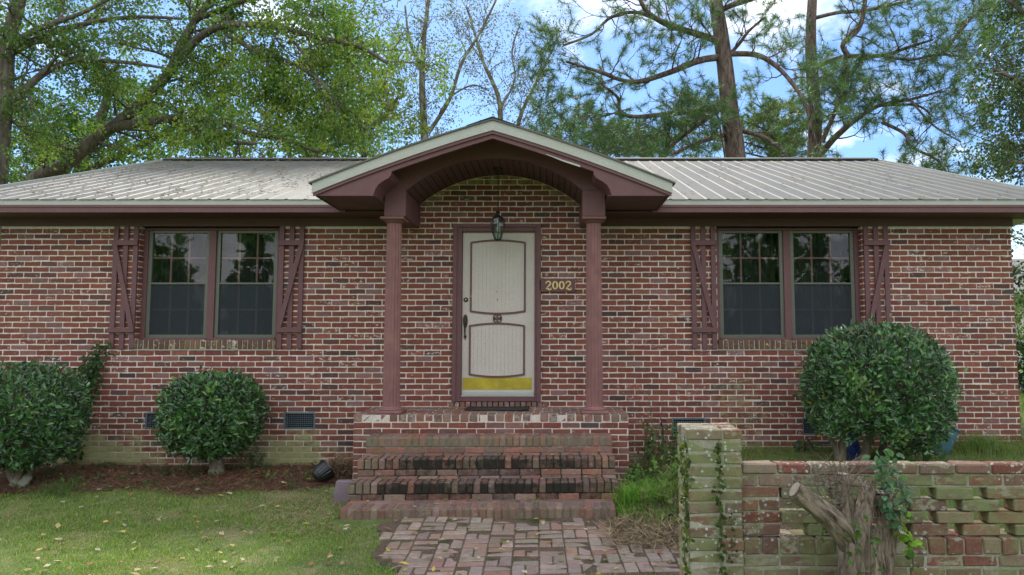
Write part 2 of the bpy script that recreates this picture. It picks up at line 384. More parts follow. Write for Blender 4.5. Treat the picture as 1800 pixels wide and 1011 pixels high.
# sills occupy LW[2]-.13 .. LW[2]
SILLS = [(LW[0]-.02, LW[1]+.0, LW[2]-.128, LW[2]), (RW[0]-.0, RW[1]+.02, RW[2]-.128, RW[2])]
OPEN = [(LW[0], LW[1], LW[2]-.128, 9), (RW[0], RW[1], RW[2]-.128, 9), (DO[0], DO[1], DO[2]-.075, DO[3])]+VENTS
house = thing('brick_house', ((XL+XR)/2, YW, 0), 'single storey red brick house with maroon trim, arched portico and pale metal roof', 'house')
def stain_wall(x, z):
    n = .5+.5*sin(x*2.1+1)*sin(x*.9+2.2)
    g = float(smoothstep(1.05, .12, z+.26*n+.10*sin(x*6.3+1)*sin(x*2.7)+U(-.05, .05)))*float(smoothstep(-2.3, -3.1, x))*(.55+.45*float(smoothstep(-4.9, -5.6, x))+.35*math.exp(-((x+3.35)/.5)**2))
    if x < XW(480, YW) and x > XW(270, YW): g *= .85
    g = max(g, .45*math.exp(-((x-2.3)/.5)**2)*float(smoothstep(1.6, 1.0, z)), .35*float(smoothstep(.5, .3, z)))
    # under window sills, streaks
    w = .35*U(0, 1)**3
    s = .0
    if abs(x-XC) < 1.1 and z > 3.3: g = max(g, .55 if z > vault(x)-.13 else 0)
    g = g*(1.15+.35*float(smoothstep(.55, .25, z)))
    return (min(g, 1.15), 0, w)
def front_bricks():
    mb = MB(); z = -.12; r = 0
    while z < 3.75:
        x = XL-(.5*BRK if r % 2 else 0)+U(-.006, .006)
        first = True
        while x < XR:
            x1 = x+BRK; a, b = x+.0072, x1-.0072; zb, zt = z+.0072, z+CRS-.0074
            if zb < -.14: pass
            segs = [(max(a, XL), min(b, XR))]
            for (ox0, ox1, oz0, oz1) in OPEN:
                if zt > oz0+.012 and zb < oz1-.012:
                    ns = []
                    for (s0, s1) in segs:
                        if s1 <= ox0 or s0 >= ox1: ns.append((s0, s1, )); continue
                        if s0 < ox0-.012: ns.append((s0, ox0))
                        if s1 > ox1+.012: ns.append((ox1, s1))
                    segs = ns
            for (s0, s1) in segs:
                if s1-s0 < .02: continue
                t = zt
                if zb > ZT-.03:
                    c0 = max(s0, -1.655); c1 = min(s1, .346)
                    if c1-c0 < .02: continue
                    tf = lambda q: max(zb+.001, vault(min(max(q, -1.656), .347))-.007)
                    while c0 < c1 and tf(c0) < zb+.012: c0 += .004
                    while c1 > c0 and tf(c1) < zb+.012: c1 -= .004
                    if c1-c0 < .03: continue
                    s0, s1 = c0, c1; mb.col = bcol(); mb.st = stain_wall((s0+s1)/2, z)
                    brick_face(mb, s0, s1, zb, zt, YW, .014, topf=tf); continue
                edge = any(abs(s0-o[1]) < .03 or abs(s1-o[0]) < .03 for o in OPEN) or s0 < XL+.01 or s1 > XR-.01
                mb.col = bcol(); mb.st = stain_wall((s0+s1)/2, z)
                if s1 > XR-.01: s1 = XR+U(-.004, .004)
                brick_face(mb, s0, s1, zb, t, YW, .105 if edge else .014)
            x = x1
        z += CRS; r += 1
    return mb
walls = front_bricks().build('brick_wall', M['brick'], house)
def mortar_panel():
    mb = MB(); mb.col = (.70, .66, .60); y = YW+.004
    xs = sorted(set([XL+.004, XR-.004, -1.657, .348]+[o[0] for o in OPEN]+[o[1] for o in OPEN]+list(np.arange(XL+.3, XR-.2, .25))))
    xs = [x for x in xs if XL < x < XR]
    zs = sorted(set([-.2, ZT+.01]+[o[2] for o in OPEN]+[min(o[3], ZT+.01) for o in OPEN]+list(np.arange(.1, 3.0, .14))))
    for i in range(len(xs)-1):
        for k in range(len(zs)-1):
            cx, cz = (xs[i]+xs[i+1])/2, (zs[k]+zs[k+1])/2
            if any(o[0] < cx < o[1] and o[2] < cz < o[3] for o in OPEN): continue
            s = stain_wall(cx, cz); mb.st = (s[0]*.9, 0, 0)
            mb.poly([(xs[i], y, zs[k]), (xs[i+1], y, zs[k]), (xs[i+1], y, zs[k+1]), (xs[i], y, zs[k+1])])
    n = 30
    for i in range(n):
        a = -1.657+2.005*i/n; b = -1.657+2.005*(i+1)/n; mb.st = (.35, 0, 0)
        mb.poly([(a, y, ZT+.01), (b, y, ZT+.01), (b, y, vault(b)), (a, y, vault(a))])
    for o in OPEN:   # reveals
        x0, x1, z0, z1 = o[0]-.006, o[1]+.006, o[2], min(o[3], ZT); mb.st = (0, 0, 0)
        mb.poly([(x0, y, z0), (x0, y+.14, z0), (x0, y+.14, z1), (x0, y, z1)]); mb.poly([(x1, y, z0), (x1, y, z1), (x1, y+.14, z1), (x1, y+.14, z0)])
    return mb
mortar_panel().build('mortar', M['brick'], walls)
# side, back walls, floor
mb = MB(); mb.col = (.25, .09, .07)
YB = 17.2
mb.box(XL+.01, XL+.12, YW+.11, YB, -.2, ZT+.05); mb.box(XR-.12, XR-.01, YW+.11, YB, -.2, ZT+.05); mb.box(XL+.12, XR-.12, YB-.1, YB, -.2, ZT+.05)
for X in (XL+.06, XR-.06):  # gable triangles
    mb.faces([(X, YW, ZT), (X, YB, ZT), (X, YR, ZR-.2), (X+.03, YW, ZT), (X+.03, YB, ZT), (X+.03, YR, ZR-.2)], [(0, 1, 2), (3, 5, 4), (0, 2, 5, 3), (1, 4, 5, 2)])
mb.build('side_wall', M['brick'], house)
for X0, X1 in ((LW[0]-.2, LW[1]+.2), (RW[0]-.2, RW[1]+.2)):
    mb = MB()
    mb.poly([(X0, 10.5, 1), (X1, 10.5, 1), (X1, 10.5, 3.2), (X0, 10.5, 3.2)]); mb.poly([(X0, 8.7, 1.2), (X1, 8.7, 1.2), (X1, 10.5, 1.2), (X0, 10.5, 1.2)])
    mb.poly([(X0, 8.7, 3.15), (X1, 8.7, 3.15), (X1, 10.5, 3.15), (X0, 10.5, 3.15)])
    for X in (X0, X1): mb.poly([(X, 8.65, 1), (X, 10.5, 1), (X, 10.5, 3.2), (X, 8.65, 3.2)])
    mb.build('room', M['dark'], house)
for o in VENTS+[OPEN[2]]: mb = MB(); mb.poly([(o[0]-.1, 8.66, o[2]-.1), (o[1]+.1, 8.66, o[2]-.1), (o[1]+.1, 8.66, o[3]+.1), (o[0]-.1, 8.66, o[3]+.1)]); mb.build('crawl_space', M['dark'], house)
# ------------------------------------------------------------------ roof
AZC = ZW(212, 7.25); HWC = XC-XW(550, 7.25, 322); PSC = (AZC-ZW(322, 7.25))/HWC
def roof_surface():
    """ribbed metal sheets, ribs every 9 inches, front and back slopes"""
    V = []; Fq = []; mbx = []
    pitch = .2286; prof = []
    x = RXL
    while x < RXR-.001:
        for dx, h in ((0, 0), (.084, 0), (.100, .008), (.126, .008), (.142, 0)):
            if x+dx <= RXR: prof.append((x+dx, h))
        x += pitch
    prof.append((RXR, 0))
    mb = MB()
    ys = list(np.linspace(YE-.02, YR, 7))
    for i in range(len(prof)-1):
        (a, ha), (b, hb) = prof[i], prof[i+1]
        ya, yb = [YE-.02 if abs(q-XC) > HWC else max(YE-.02, YE+(AZC-PSC*abs(q-XC)-ZE)/SL-.04) for q in (a, b)]
        mb.poly([(a, ya, ZE-.008+ha+(ya-YE)*SL), (b, yb, ZE-.008+hb+(yb-YE)*SL), (b, YR, ZR+hb-.008), (a, YR, ZR+ha-.008)])
        mb.poly([(b, 2*YR-YE, ZE+hb), (a, 2*YR-YE, ZE+ha), (a, YR, ZR+ha-.008), (b, YR, ZR+hb-.008)])
    return mb
roof = roof_surface().build('roof', M['roof'], house)
mb = MB()   # ridge cap: two flanges
for s in (-1, 1):
    mb.faces([(RXL, YR, ZR+.045), (RXR, YR, ZR+.045), (RXR, YR+s*.16, ZR+.045-.16*SL), (RXL, YR+s*.16, ZR+.045-.16*SL),
              (RXL, YR, ZR+.037), (RXR, YR, ZR+.037), (RXR, YR+s*.16, ZR+.027-.16*SL), (RXL, YR+s*.16, ZR+.027-.16*SL)], [(0,1,2,3),(4,7,6,5),(3,2,6,7),(0,3,7,4),(1,5,6,2)])
mb.build('ridge_cap', M['roof'], roof)
for X0, X1 in ((RXL-.025, RXL-.002), (RXR+.002, RXR+.025)):   # rake trim on both gable ends
    mb = MB()
    for s in (0, 1):
        y0, y1 = (YE-.01, YR) if s == 0 else (2*YR-YE, YR)
        mb.faces([(X0, y0, ZE-.07), (X1, y0, ZE-.07), (X1, y0, ZE+.025), (X0, y0, ZE+.025), (X0, y1, ZR-.07), (X1, y1, ZR-.07), (X1, y1, ZR+.025), (X0, y1, ZR+.025)], [(0,1,2,3),(4,7,6,5),(0,4,5,1),(3,2,6,7),(0,3,7,4),(1,5,6,2)])
    mb.build('rake_trim', M['white'], roof)
zf = ZW(360, YE)
PX0, PX1 = XC-1.855, XC+1.865
def eave_run(name, y0, y1, z0, z1, mat):
    for a, b in ((RXL, PX0+.03), (PX1-.03, RXR)): mb = MB(); mb.box(a, b, y0, y1, z0, z1); mb.build(name, M[mat], house)
eave_run('drip_edge', YE, YE+.02, zf, ZE-.009, 'white')
eave_run('fascia', YE+.006, YE+.03, ZS, zf-.001, 'purple')
eave_run('fascia_strip', YE-.004, YE+.005, zf-.028, zf-.001, 'purple')
def slab(name, mat, parent, *a):
    mb = MB(); mb.box(*a); return mb.build(name, M[mat], parent)
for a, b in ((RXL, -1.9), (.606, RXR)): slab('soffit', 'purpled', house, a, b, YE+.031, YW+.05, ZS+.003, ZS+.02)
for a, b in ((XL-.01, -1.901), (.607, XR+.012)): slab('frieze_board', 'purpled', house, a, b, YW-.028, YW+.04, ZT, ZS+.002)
for a, b in ((XR+.013, RXR), (RXL, XL-.013)): slab('side_soffit', 'white', house, a, b, YW+.051, YB, ZS+.004, ZS+.02)
# ------------------------------------------------------------------ portico
YF = 7.25; AZ = ZW(212, YF); TZ = ZW(322, YF); HW = XC-XW(550, YF, 322)
PS = (AZ-TZ)/HW
def rz(x):
    t = min(1, abs(x-XC)/HW); return AZ-PS*abs(x-XC)+.12*t*(1-t)
def fan(a, b, n=18): return [a+(b-a)*i/n for i in range(n+1)]
portico = bpy.data.objects.new('portico', None); COL.objects.link(portico); portico.parent = house
xs = fan(XC-HW, XC, 12)+fan(XC, XC+HW, 12)[1:]
mb = MB()
for s in (-1, 1):
    xe = XC+s*(HW+.03); ze = rz(xe)
    yb = YE+.03; yrb = YE+(AZ-ZE)/SL+.06
    X_ = fan(XC, xe, 10)
    for p_, q_ in zip(X_[:-1], X_[1:]):
        y1, y2 = [yb+(yrb-yb)*(1-abs(w_-XC)/abs(xe-XC)) for w_ in (p_, q_)]
        for dz in (.012, -.006): mb.poly([(p_, YF-.05, rz(p_)+dz), (q_, YF-.05, rz(q_)+dz), (q_, y2, rz(q_)+dz), (p_, y1, rz(p_)+dz)])
        mb.poly([(p_, YF-.05, rz(p_)+.012), (q_, YF-.05, rz(q_)+.012), (q_, YF-.05, rz(q_)-.006), (p_, YF-.05, rz(p_)-.006)])
    mb.poly([(xe, YF-.05, ze+.012), (xe, yb, ze+.012), (xe, yb, ze-.006), (xe, YF-.05, ze-.006)])
mb.build('portico_roof', M['roof'], portico)
mb = MB()
for s in (-1, 1):
    a, b = XC, XC+s*.28
    mb.poly([(a, YF-.056, AZ+.03), (b, YF-.056, rz(b)+.016), (b, YF+2.6, rz(b)+.016), (a, YF+2.6, AZ+.03)])
    mb.poly([(a, YF-.056, AZ+.03), (b, YF-.056, rz(b)+.016), (b, YF-.056, rz(b)+.013), (a, YF-.056, AZ+.013)])
mb.build('ridge_strip', M['rubber'], portico)
pa, pb_ = P(960, 271, YF-.035), P(1020, 292, YF-.035)
mb = MB(); mb.strip([pa[0], (pa[0]+pb_[0])/2, pb_[0]], [pa[2], (pa[2]+pb_[2])/2-.012, pb_[2]-.008], [pa[2]+.006, (pa[2]+pb_[2])/2+.006, pb_[2]+.012], YF-.022, YF-.0185); mb.build('peeled_strip', M['white'], portico)
mb = MB(); zt = [rz(x)-.0065 for x in xs]; zb = [z-.108 for z in zt]; mb.strip(xs, zb, zt, YF-.03, YF); mb.build('barge_board', M['white'], portico)
for s in (-1, 1):
    pass
mb = MB(); x2 = fan(XC-HW+.01, XC, 12)+fan(XC, XC+HW-.01, 12)[1:]; zt = [rz(x)-.115 for x in x2]; mb.strip(x2, [z-.034 for z in zt], zt, YF-.018, YF+.001)
mb.build('rake_moulding', M['purple'], portico)
og = [(688, 301), (687.5, 306.7), (683, 312.5), (671.7, 319), (664, 325), (659, 333), (656, 343)]
ogl = [(XW(u, YF, v), ZW(v, YF)) for u, v in og]
bot = ZW(344, YF)
L = [(XC-HW+.045, bot), (ogl[-1][0]-.0015, bot)]+ogl[::-1]
apx = ZW(243, YF)
Li = [(L[-1][0]+(XC-L[-1][0])*i/8, L[-1][1]+(apx-L[-1][1])*i/8+.03*(i/8)*(1-i/8)) for i in range(1, 9)]; Lx = [p[0] for p in L+Li]; Lz = [p[1] for p in L+Li]
xsb = Lx+[2*XC-x for x in Lx[-2::-1]]; zsb = Lz+Lz[-2::-1]
mb = MB(); mb.strip(xsb, zsb, [max(rz(x)-.12, z+.002) for x, z in zip(xsb, zsb)], YF+.003, YF+.04); mb.build('pediment_board', M['purple'], portico)
for sgn in (1, -1):   # curved bracket panels, swept back from the ogee
    mb = MB()
    pts = [(p[0] if sgn == 1 else 2*XC-p[0], p[1]) for p in ogl]
    for i in range(len(pts)-1):
        (a, za), (b, zb_) = pts[i], pts[i+1]
        mb.poly([(a, YF+.041, za), (b, YF+.041, zb_), (b, 7.649, zb_), (a, 7.649, za)])
    mb.build('curved_bracket', M['purple'], portico)
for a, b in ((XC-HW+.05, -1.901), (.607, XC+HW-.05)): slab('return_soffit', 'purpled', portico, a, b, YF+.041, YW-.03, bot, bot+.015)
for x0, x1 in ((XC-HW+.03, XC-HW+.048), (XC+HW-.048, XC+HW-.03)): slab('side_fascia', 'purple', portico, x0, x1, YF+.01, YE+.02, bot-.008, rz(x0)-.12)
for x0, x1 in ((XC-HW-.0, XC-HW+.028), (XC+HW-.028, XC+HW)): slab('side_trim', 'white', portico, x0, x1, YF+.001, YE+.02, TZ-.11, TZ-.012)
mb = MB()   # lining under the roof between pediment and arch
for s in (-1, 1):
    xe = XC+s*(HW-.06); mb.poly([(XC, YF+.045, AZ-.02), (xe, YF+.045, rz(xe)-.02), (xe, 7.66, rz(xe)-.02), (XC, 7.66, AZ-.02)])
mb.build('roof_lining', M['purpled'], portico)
n = 40; BX0, BX1, BX2, BX3 = -1.90, -1.657, .348, .606
xs = [BX0, BX1-.0005]+[BX1+(BX2-BX1)*i/n for i in range(n+1)]+[BX2+.0005, BX3]
zb = [3.37, 3.37]+[vault(x) for x in xs[2:-2]]+[3.37, 3.37]
mb = MB(); mb.strip(xs, zb, [max(rz(x)-.03, z+.01) for x, z in zip(xs, zb)], 7.65, 7.70); mb.build('arch_beam', M['purple'], portico)
mb = MB(); nb = 27
phi0 = math.asin(1.0025/R_ARC); cz0 = 3.37-(R_ARC-.374)
for i in range(nb):
    a0 = -phi0+2*phi0*i/nb; a1 = -phi0+2*phi0*(i+1)/nb; g_ = .0042/R_ARC
    p = [(-.6545+R_ARC*sin(a), cz0+R_ARC*cos(a)) for a in (a0+g_, a1-g_)]
    q = [(-.6545+(R_ARC+.012)*sin(a), cz0+(R_ARC+.012)*cos(a)) for a in (a0+g_, a1-g_)]
    V = []
    for y in (7.705, YW+.006): V += [(p[0][0], y, p[0][1]), (p[1][0], y, p[1][1]), (q[1][0], y, q[1][1]), (q[0][0], y, q[0][1])]
    mb.faces(V, [(0,1,5,4),(1,2,6,5),(3,0,4,7),(0,3,2,1)])
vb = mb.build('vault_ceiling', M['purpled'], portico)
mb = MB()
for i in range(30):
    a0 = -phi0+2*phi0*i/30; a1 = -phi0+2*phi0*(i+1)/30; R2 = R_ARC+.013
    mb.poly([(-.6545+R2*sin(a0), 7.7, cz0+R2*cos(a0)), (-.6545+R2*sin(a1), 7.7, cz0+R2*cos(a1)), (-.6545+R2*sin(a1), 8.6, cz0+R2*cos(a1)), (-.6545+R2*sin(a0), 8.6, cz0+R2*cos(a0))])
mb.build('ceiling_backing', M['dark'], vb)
ZCAP = ZW(380, 7.65)
for x0, x1 in ((BX0, BX1), (BX2, BX3)):
    mb = MB(); mb.bbox(x0, x1, 7.652, YW-.001, ZCAP, 3.369, .004); mb.build('lintel_beam', M['purple'], portico)
# columns
ZP = ZW(728.6, 7.63)
for cx in (XW(691, 7.78, 500), XW(1044, 7.78, 500)):
    cy = 7.79; top = ZCAP-.001
    mb = MB(); z0 = ZP+.075; z1 = top-.062
    prof = [(.097+(.083-.097)*t**1.4, z0+(z1-z0)*t) for t in [i/14 for i in range(15)]]
    mb.lathe(prof, cx, cy, 128, .010, 16); shaft = mb.build('column', M['column'], portico, smooth=False)
    mb = MB(); mb.bbox(cx-.135, cx+.135, cy-.135, cy+.135, top-.028, top, .004)
    mb.lathe([(.088, top-.062), (.097, top-.058), (.088, top-.052), (.10, top-.040), (.118, top-.0285)], cx, cy, 40); mb.build('capital', M['column'], shaft, smooth=False)
    mb = MB(); mb.bbox(cx-.148, cx+.148, cy-.148, cy+.148, ZP+.003, ZP+.036, .005)
    mb.lathe([(.136, ZP+.037), (.141, ZP+.047), (.134, ZP+.058), (.112, ZP+.062), (.108, ZP+.072), (.098, ZP+.0765)], cx, cy, 40); mb.build('column_base', M['column'], shaft)
# ------------------------------------------------------------------ windows
def window(x0, x1, zb, lean):
    yw = YW+.115; ztp = ZT-.004
    w = bpy.data.objects.new('window', None); COL.objects.link(w); w.parent = house
    mb = MB(); fw = .055; mid = (x0+x1)/2
    mb.bbox(x0, x0+fw, yw-.03, yw+.06, zb, ztp, .003); mb.bbox(x1-fw, x1, yw-.03, yw+.06, zb, ztp, .003)
    mb.bbox(x0+fw, x1-fw, yw-.03, yw+.06, ztp-.035, ztp, .003); mb.bbox(mid-.045, mid+.045, yw-.035, yw+.06, zb, ztp-.035, .003)
    mb.bbox(x0+fw, mid-.045, yw-.045, yw+.06, zb-.005, zb+.022, .003); mb.bbox(mid+.045, x1-fw, yw-.045, yw+.06, zb-.005, zb+.022, .003)
    mb.build('window_frame', M['purple'], w)
    for a, b in ((x0+fw, mid-.045), (mid+.045, x1-fw)):
        z0, z1 = zb+.022, ztp-.036; zm = zb+(ztp-zb)*.50; t = .046
        sash = MB()
        for (p, q, r, s_) in ((a, a+t, z0, z1), (b-t, b, z0, z1), (a+t, b-t, z0, z0+.04), (a+t, b-t, z1-.03, z1), (a+t, b-t, zm-.012, zm+.012)):
            sash.bbox(p, q, yw-.012, yw+.03, r, s_, .002)
        so = sash.build('sash', M['alum'], w)
        mb = MB(); mb.poly([(a+t, yw+.010, zm+.012), (b-t, yw+.010, zm+.012), (b-t, yw+.010, z1-.03), (a+t, yw+.010, z1-.03)]); mb.build('pane', M['glass'], so)
        mb = MB(); mb.poly([(a+t, yw+.022, z0+.04), (b-t, yw+.022, z0+.04), (b-t, yw+.022, zm-.012), (a+t, yw+.022, zm-.012)]); mb.build('pane', M['glass'], so)
        mb = MB(); mb.poly([(a+t, yw+.004, z0+.04), (b-t, yw+.004, z0+.04), (b-t, yw+.004, zm-.012), (a+t, yw+.004, zm-.012)]); mb.build('insect_screen', M['screen'], so)
        mb = MB()
        for lo, hi, yy in ((zm+.012, z1-.03, yw+.02), (z0+.04, zm-.012, yw+.034)):
            for k in (1, 2):
                xx = a+t+(b-a-2*t)*k/3; mb.box(xx-.011, xx+.011, yy, yy+.012, lo, hi)
            zz = (lo+hi)/2; mb.box(a+t, b-t, yy+.001, yy+.011, zz-.009, zz+.009)
        mb.build('glazing_bars', M['bars'], so)
        mb = MB()   # faded curtain folds inside
        k = 26
        for i in range(k):
            xa = a+t+(b-a-2*t)*i/k; xb = a+t+(b-a-2*t)*(i+1)/k
            mb.poly([(xa, yw+.20+.02*sin(i*1.9), z0), (xb, yw+.20+.02*sin(i*1.9+1.9), z0), (xb, yw+.20+.02*sin(i*1.9+1.9), z1), (xa, yw+.20+.02*sin(i*1.9), z1)])
        mb.build('curtain', M['curtain'], w)
    return w
M['curtain'] = plain('dim_curtain', (.010, .012, .014), .9, .2, 3, 0); M['bars'] = plain('faded_bar_paint', (.19, .095, .095), .6, .1, 5, 0)
for i, (o, s) in enumerate(((LW, SILLS[0]), (RW, SILLS[1]))):
    w = window(o[0], o[1], o[2], 0)
    mb = MB(); x = s[0]
    while x < s[1]-.02:
        q = U(.050, .058); e = min(x+q, s[1]); mb.col = random.choice([(.16, .095, .055), (.13, .075, .05), (.20, .13, .08), (.12, .08, .06)]); mb.st = (.25, .05, .35*random.random())
        mb.bbox(x, e, YW-.022+U(-.003, .003), YW+.115, s[2]+.012, s[3]-.002, .006, .001); x = e+.0105
    so = mb.build('brick_sill', M['brick'], w)
    mb = MB(); mb.col = (.5, .48, .42); mb.box(s[0]+.001, s[1]-.001, YW-.012, YW+.112, s[2], s[3]-.008); mb.build('sill_mortar', M['brick'], so)
# shutters: three boards, two battens, one brace
def shutter(x0, side, dz=0):
    zt, zb = ZT-.004, ZW(613.5, YW)+dz
    mb = MB(); wd = .060; sp = .1245
    for k in range(3):
        xx = x0+k*sp; mb.bbox(xx, xx+wd, YW-.028, YW-.006, zb+U(-.004, .004), zt, .002)
    zb1, zb0 = ZW(423, YW), ZW(432, YW); c1, c0 = ZW(576, YW), ZW(584.5, YW)
    mb.bbox(x0-.004, x0+2*sp+wd+.004, YW-.05, YW-.029, zb0, zb1, .002); mb.bbox(x0-.004, x0+2*sp+wd+.004, YW-.05, YW-.029, c0, c1, .002)
    xa, xb = (x0, x0+2*sp+wd) if side == 'down' else (x0+2*sp+wd, x0)
    d = .058 if side == 'down' else -.058
    V = [];
    for y in (YW-.049, YW-.03): V += [(xa, y, zb0-.001), (xa+d, y, zb0-.001), (xb, y, c1+.001), (xb-d, y, c1+.001)]
    mb.faces(V, [(0,1,2,3),(4,7,6,5),(0,4,5,1),(1,5,6,2),(2,6,7,3),(3,7,4,0)])
    return mb.build('shutter', M['shut'], house)
M['shut'] = plain('maroon_shutter_paint', (.138, .064, .071), .6, .15, 5, .3, grain=(1, 1, .2))
shutter(LW[0]-.315, 'down'); shutter(LW[1]+.012, 'up'); shutter(RW[0]-.325, 'down'); shutter(RW[1]+.018, 'up')
# ------------------------------------------------------------------ door
mb = MB(); dx0, dx1, dz0, dz1 = DO
fy = YW-.012
ix0, ix1 = XW(811.5, YW, 550), XW(940, YW, 550); iz1 = ZW(407.5, YW); iz0 = ZW(697, YW)
mb.bbox(dx0, ix0, fy, YW+.07, dz0, dz1, .004); mb.bbox(ix1, dx1, fy, YW+.07, dz0, dz1, .004); mb.bbox(ix0, ix1, fy+.001, YW+.07, iz1, dz1, .004); mb.bbox(ix0, ix1, fy+.001, YW+.07, dz0, iz0, .004)
mb.bbox(dx0-.02, dx0+.03, fy-.016, fy+.002, dz0-.005, dz1+.012, .003); mb.bbox(dx1-.03, dx1+.02, fy-.016, fy+.002, dz0-.005, dz1+.012, .003); mb.bbox(dx0+.03, dx1-.03, fy-.016, fy+.002, dz1-.03, dz1+.012, .003)
mb.build('door_frame', M['purple'], house)
door = bpy.data.objects.new('door', None); COL.objects.link(door); door.parent = house
yd = YW+.035
mb = MB(); mb.box(ix0+.004, ix1-.004, yd, yd+.04, iz0+.03, iz1-.004)
def arch_panel(mb, x0, x1, z0, z1, bulge, y, grooves):
    cx = (x0+x1)/2; h = (x1-x0)/2
    top = lambda x: z1+bulge*(1-((x-cx)/h)**2); botm = lambda x: z0-bulge*(1-((x-cx)/h)**2)
    return top, botm
panels = []
for (u0, u1, vt, vb) in ((828, 922.5, 427, 547), (827, 921.5, 573, 658)):
    panels.append((XW(u0, yd, 500), XW(u1, yd, 500), ZW(vb, yd), ZW(vt, yd)))
mb.build('door_slab', M['door'], door)
for (x0, x1, z0, z1) in panels:
    top, bt = arch_panel(None, x0, x1, z0, z1, .03, yd, 0)
    mb = MB(); k = 14
    for i in range(k):
        a = x0+(x1-x0)*i/k+.0012; b = x0+(x1-x0)*(i+1)/k-.0012
        mb.strip([a, b], [bt(a), bt(b)], [top(a), top(b)], yd-.004, yd-.0005)
    mb.build('grooved_panel', M['door'], door)
    mb = MB(); n = 16; t = .011; X = [x0+(x1-x0)*i/n for i in range(n+1)]
    mb.strip(X, [top(x)-t for x in X], [top(x)+t for x in X], yd-.017, yd-.0045); mb.strip(X, [bt(x)-t for x in X], [bt(x)+t for x in X], yd-.017, yd-.0045)
    for xx in (x0, x1): mb.bbox(xx-t, xx+t, yd-.0175, yd-.0045, z0-t, z1+t, .003)
    mb.build('panel_moulding', M['purple'], door)
kx0, kx1 = XW(813.5, yd, 670), XW(934.5, yd, 670)
mb = MB(); mb.bbox(kx0, kx1, yd-.004, yd-.0005, ZW(685, yd), ZW(664, yd), .001); mb.build('kick_plate', M['brass'], door)
mb = MB(); mb.bbox(ix0+.002, ix1-.002, yd-.05, yd+.04, iz0, iz0+.014, .002); mb.bbox(ix0+.006, ix1-.006, yd-.02, yd-.001, iz0+.015, iz0+.05, .003); mb.build('threshold', M['alumw'] if 'alumw' in M else M['white'], door)
# scroll ornament, deadbolt, handle, viewer
mb = MB(); ox, oz = XW(874.5, yd, 560), ZW(560, yd); yo = yd-.012
def arc(cx, cz, r, a0, a1, rt=.006, k=10, fx=1, fz=1):
    mb.tube([(cx+fx*r*cos(a0+(a1-a0)*i/k), yo, cz+fz*r*sin(a0+(a1-a0)*i/k)) for i in range(k+1)], rt, 6)
arc(ox, oz, .060, 0, 2*pi, .0055, 20, .88)
for s in (-1, 1):
    for t in (-1, 1): arc(ox+s*.022, oz+t*.026, .019, 0, 2*pi, .005, 12); arc(ox+s*.03, oz, .013, 0, 2*pi, .005, 10)
mb.tube([(ox, yo, oz-.055), (ox, yo, oz+.055)], .007, 6); mb.build('door_ornament', M['purple'], door)
mb = MB(); hx, hz = XW(819, yd, 527), ZW(527, yd)
mb.tube([(hx, yd-.001, hz), (hx, yd-.012, hz)], [.030, .028], 20); mb.tube([(hx, yd-.0125, hz), (hx, yd-.022, hz)], [.019, .017], 16); db = mb.build('deadbolt', M['bronze'], door)
mb = MB(); mb.tube([(hx, yd-.0225, hz), (hx, yd-.026, hz)], [.009, .008], 12); mb.build('key_plug', M['gold'], db)
mb = MB(); hx = XW(818, yd, 570); z1, z0 = ZW(554, yd), ZW(578, yd)
k = 14
for i in range(k):   # shaped back plate
    pass
prof = [(-.000, .008), (.02, .022), (.06, .029), (.10, .029), (.14, .022), (.165, .010), (.172, .004)]
top = ZW(553, yd)
for (a, wa), (b, wb) in zip(prof[:-1], prof[1:]):
    mb.faces([(hx-wa, yd-.009, top-a), (hx+wa, yd-.009, top-a), (hx+wb, yd-.009, top-b), (hx-wb, yd-.009, top-b), (hx-wa, yd-.001, top-a), (hx+wa, yd-.001, top-a), (hx+wb, yd-.001, top-b), (hx-wb, yd-.001, top-b)], [(0,3,2,1),(0,4,7,3),(1,2,6,5)])
mb.tube([(hx, yd-.009, top-.05), (hx, yd-.02, top-.05)], [.017, .015], 14)
mb.tube([(hx, yd-.012, top-.10), (hx, yd-.04, top-.115), (hx, yd-.055, top-.16), (hx, yd-.05, top-.22), (hx, yd-.03, top-.26), (hx, yd-.008, top-.275)], [.007, .009, .011, .010, .008, .007], 8)
mb.tube([(hx, yd-.001, top-.275), (hx, yd-.008, top-.275)], [.018, .014], 10); mb.tube([(hx, yd-.004, top-.27), (hx, yd-.004, top-.32)], [.013, .004], 8)
mb.build('handle', M['bronze'], door)
for (u, v, r) in ((873, 513, .006), (874.5, 527, .008)):
    mb = MB(); mb.tube([(XW(u, yd, v), yd-.004, ZW(v, yd)), (XW(u, yd, v), yd-.0065, ZW(v, yd))], r, 10)
    mb.build('door_viewer', M['bronze'], door)
# rowlock course under the door
mb = MB(); x = dx0-.05
while x < dx1+.05:
    mb.col = bcol('step'); mb.st = (.1, .1, .3*random.random()); mb.bbox(x, x+.056, YW-.02, YW+.07, dz0-.078, dz0-.006, .005, .001); x += .068
mb.build('door_step', M['brick'], house)
# ------------------------------------------------------------------ vents
for (a, b, z0, z1) in VENTS:
    mb = MB(); t = .022
    for q in ((a+.002, a+t, z0, z1), (b-t, b-.002, z0, z1), (a+t, b-t, z0, z0+t), (a+t, b-t, z1-t, z1-.004)): mb.bbox(q[0], q[1], YW+.004, YW+.03, q[2]+.002, q[3]-.001, .002)
    v = mb.build('foundation_vent', M['vent'], house)
    mb = MB(); k = 15
    for i in range(1, k):
        xx = a+t+(b-a-2*t)*i/k; mb.box(xx-.0018, xx+.0018, YW+.012, YW+.016, z0+t, z1-t)
    for i in range(1, 7):
        zz = z0+t+(z1-z0-2*t)*i/7; mb.box(a+t, b-t, YW+.017, YW+.020, zz-.003, zz+.003)
    mb.build('grille', M['vent'], v)
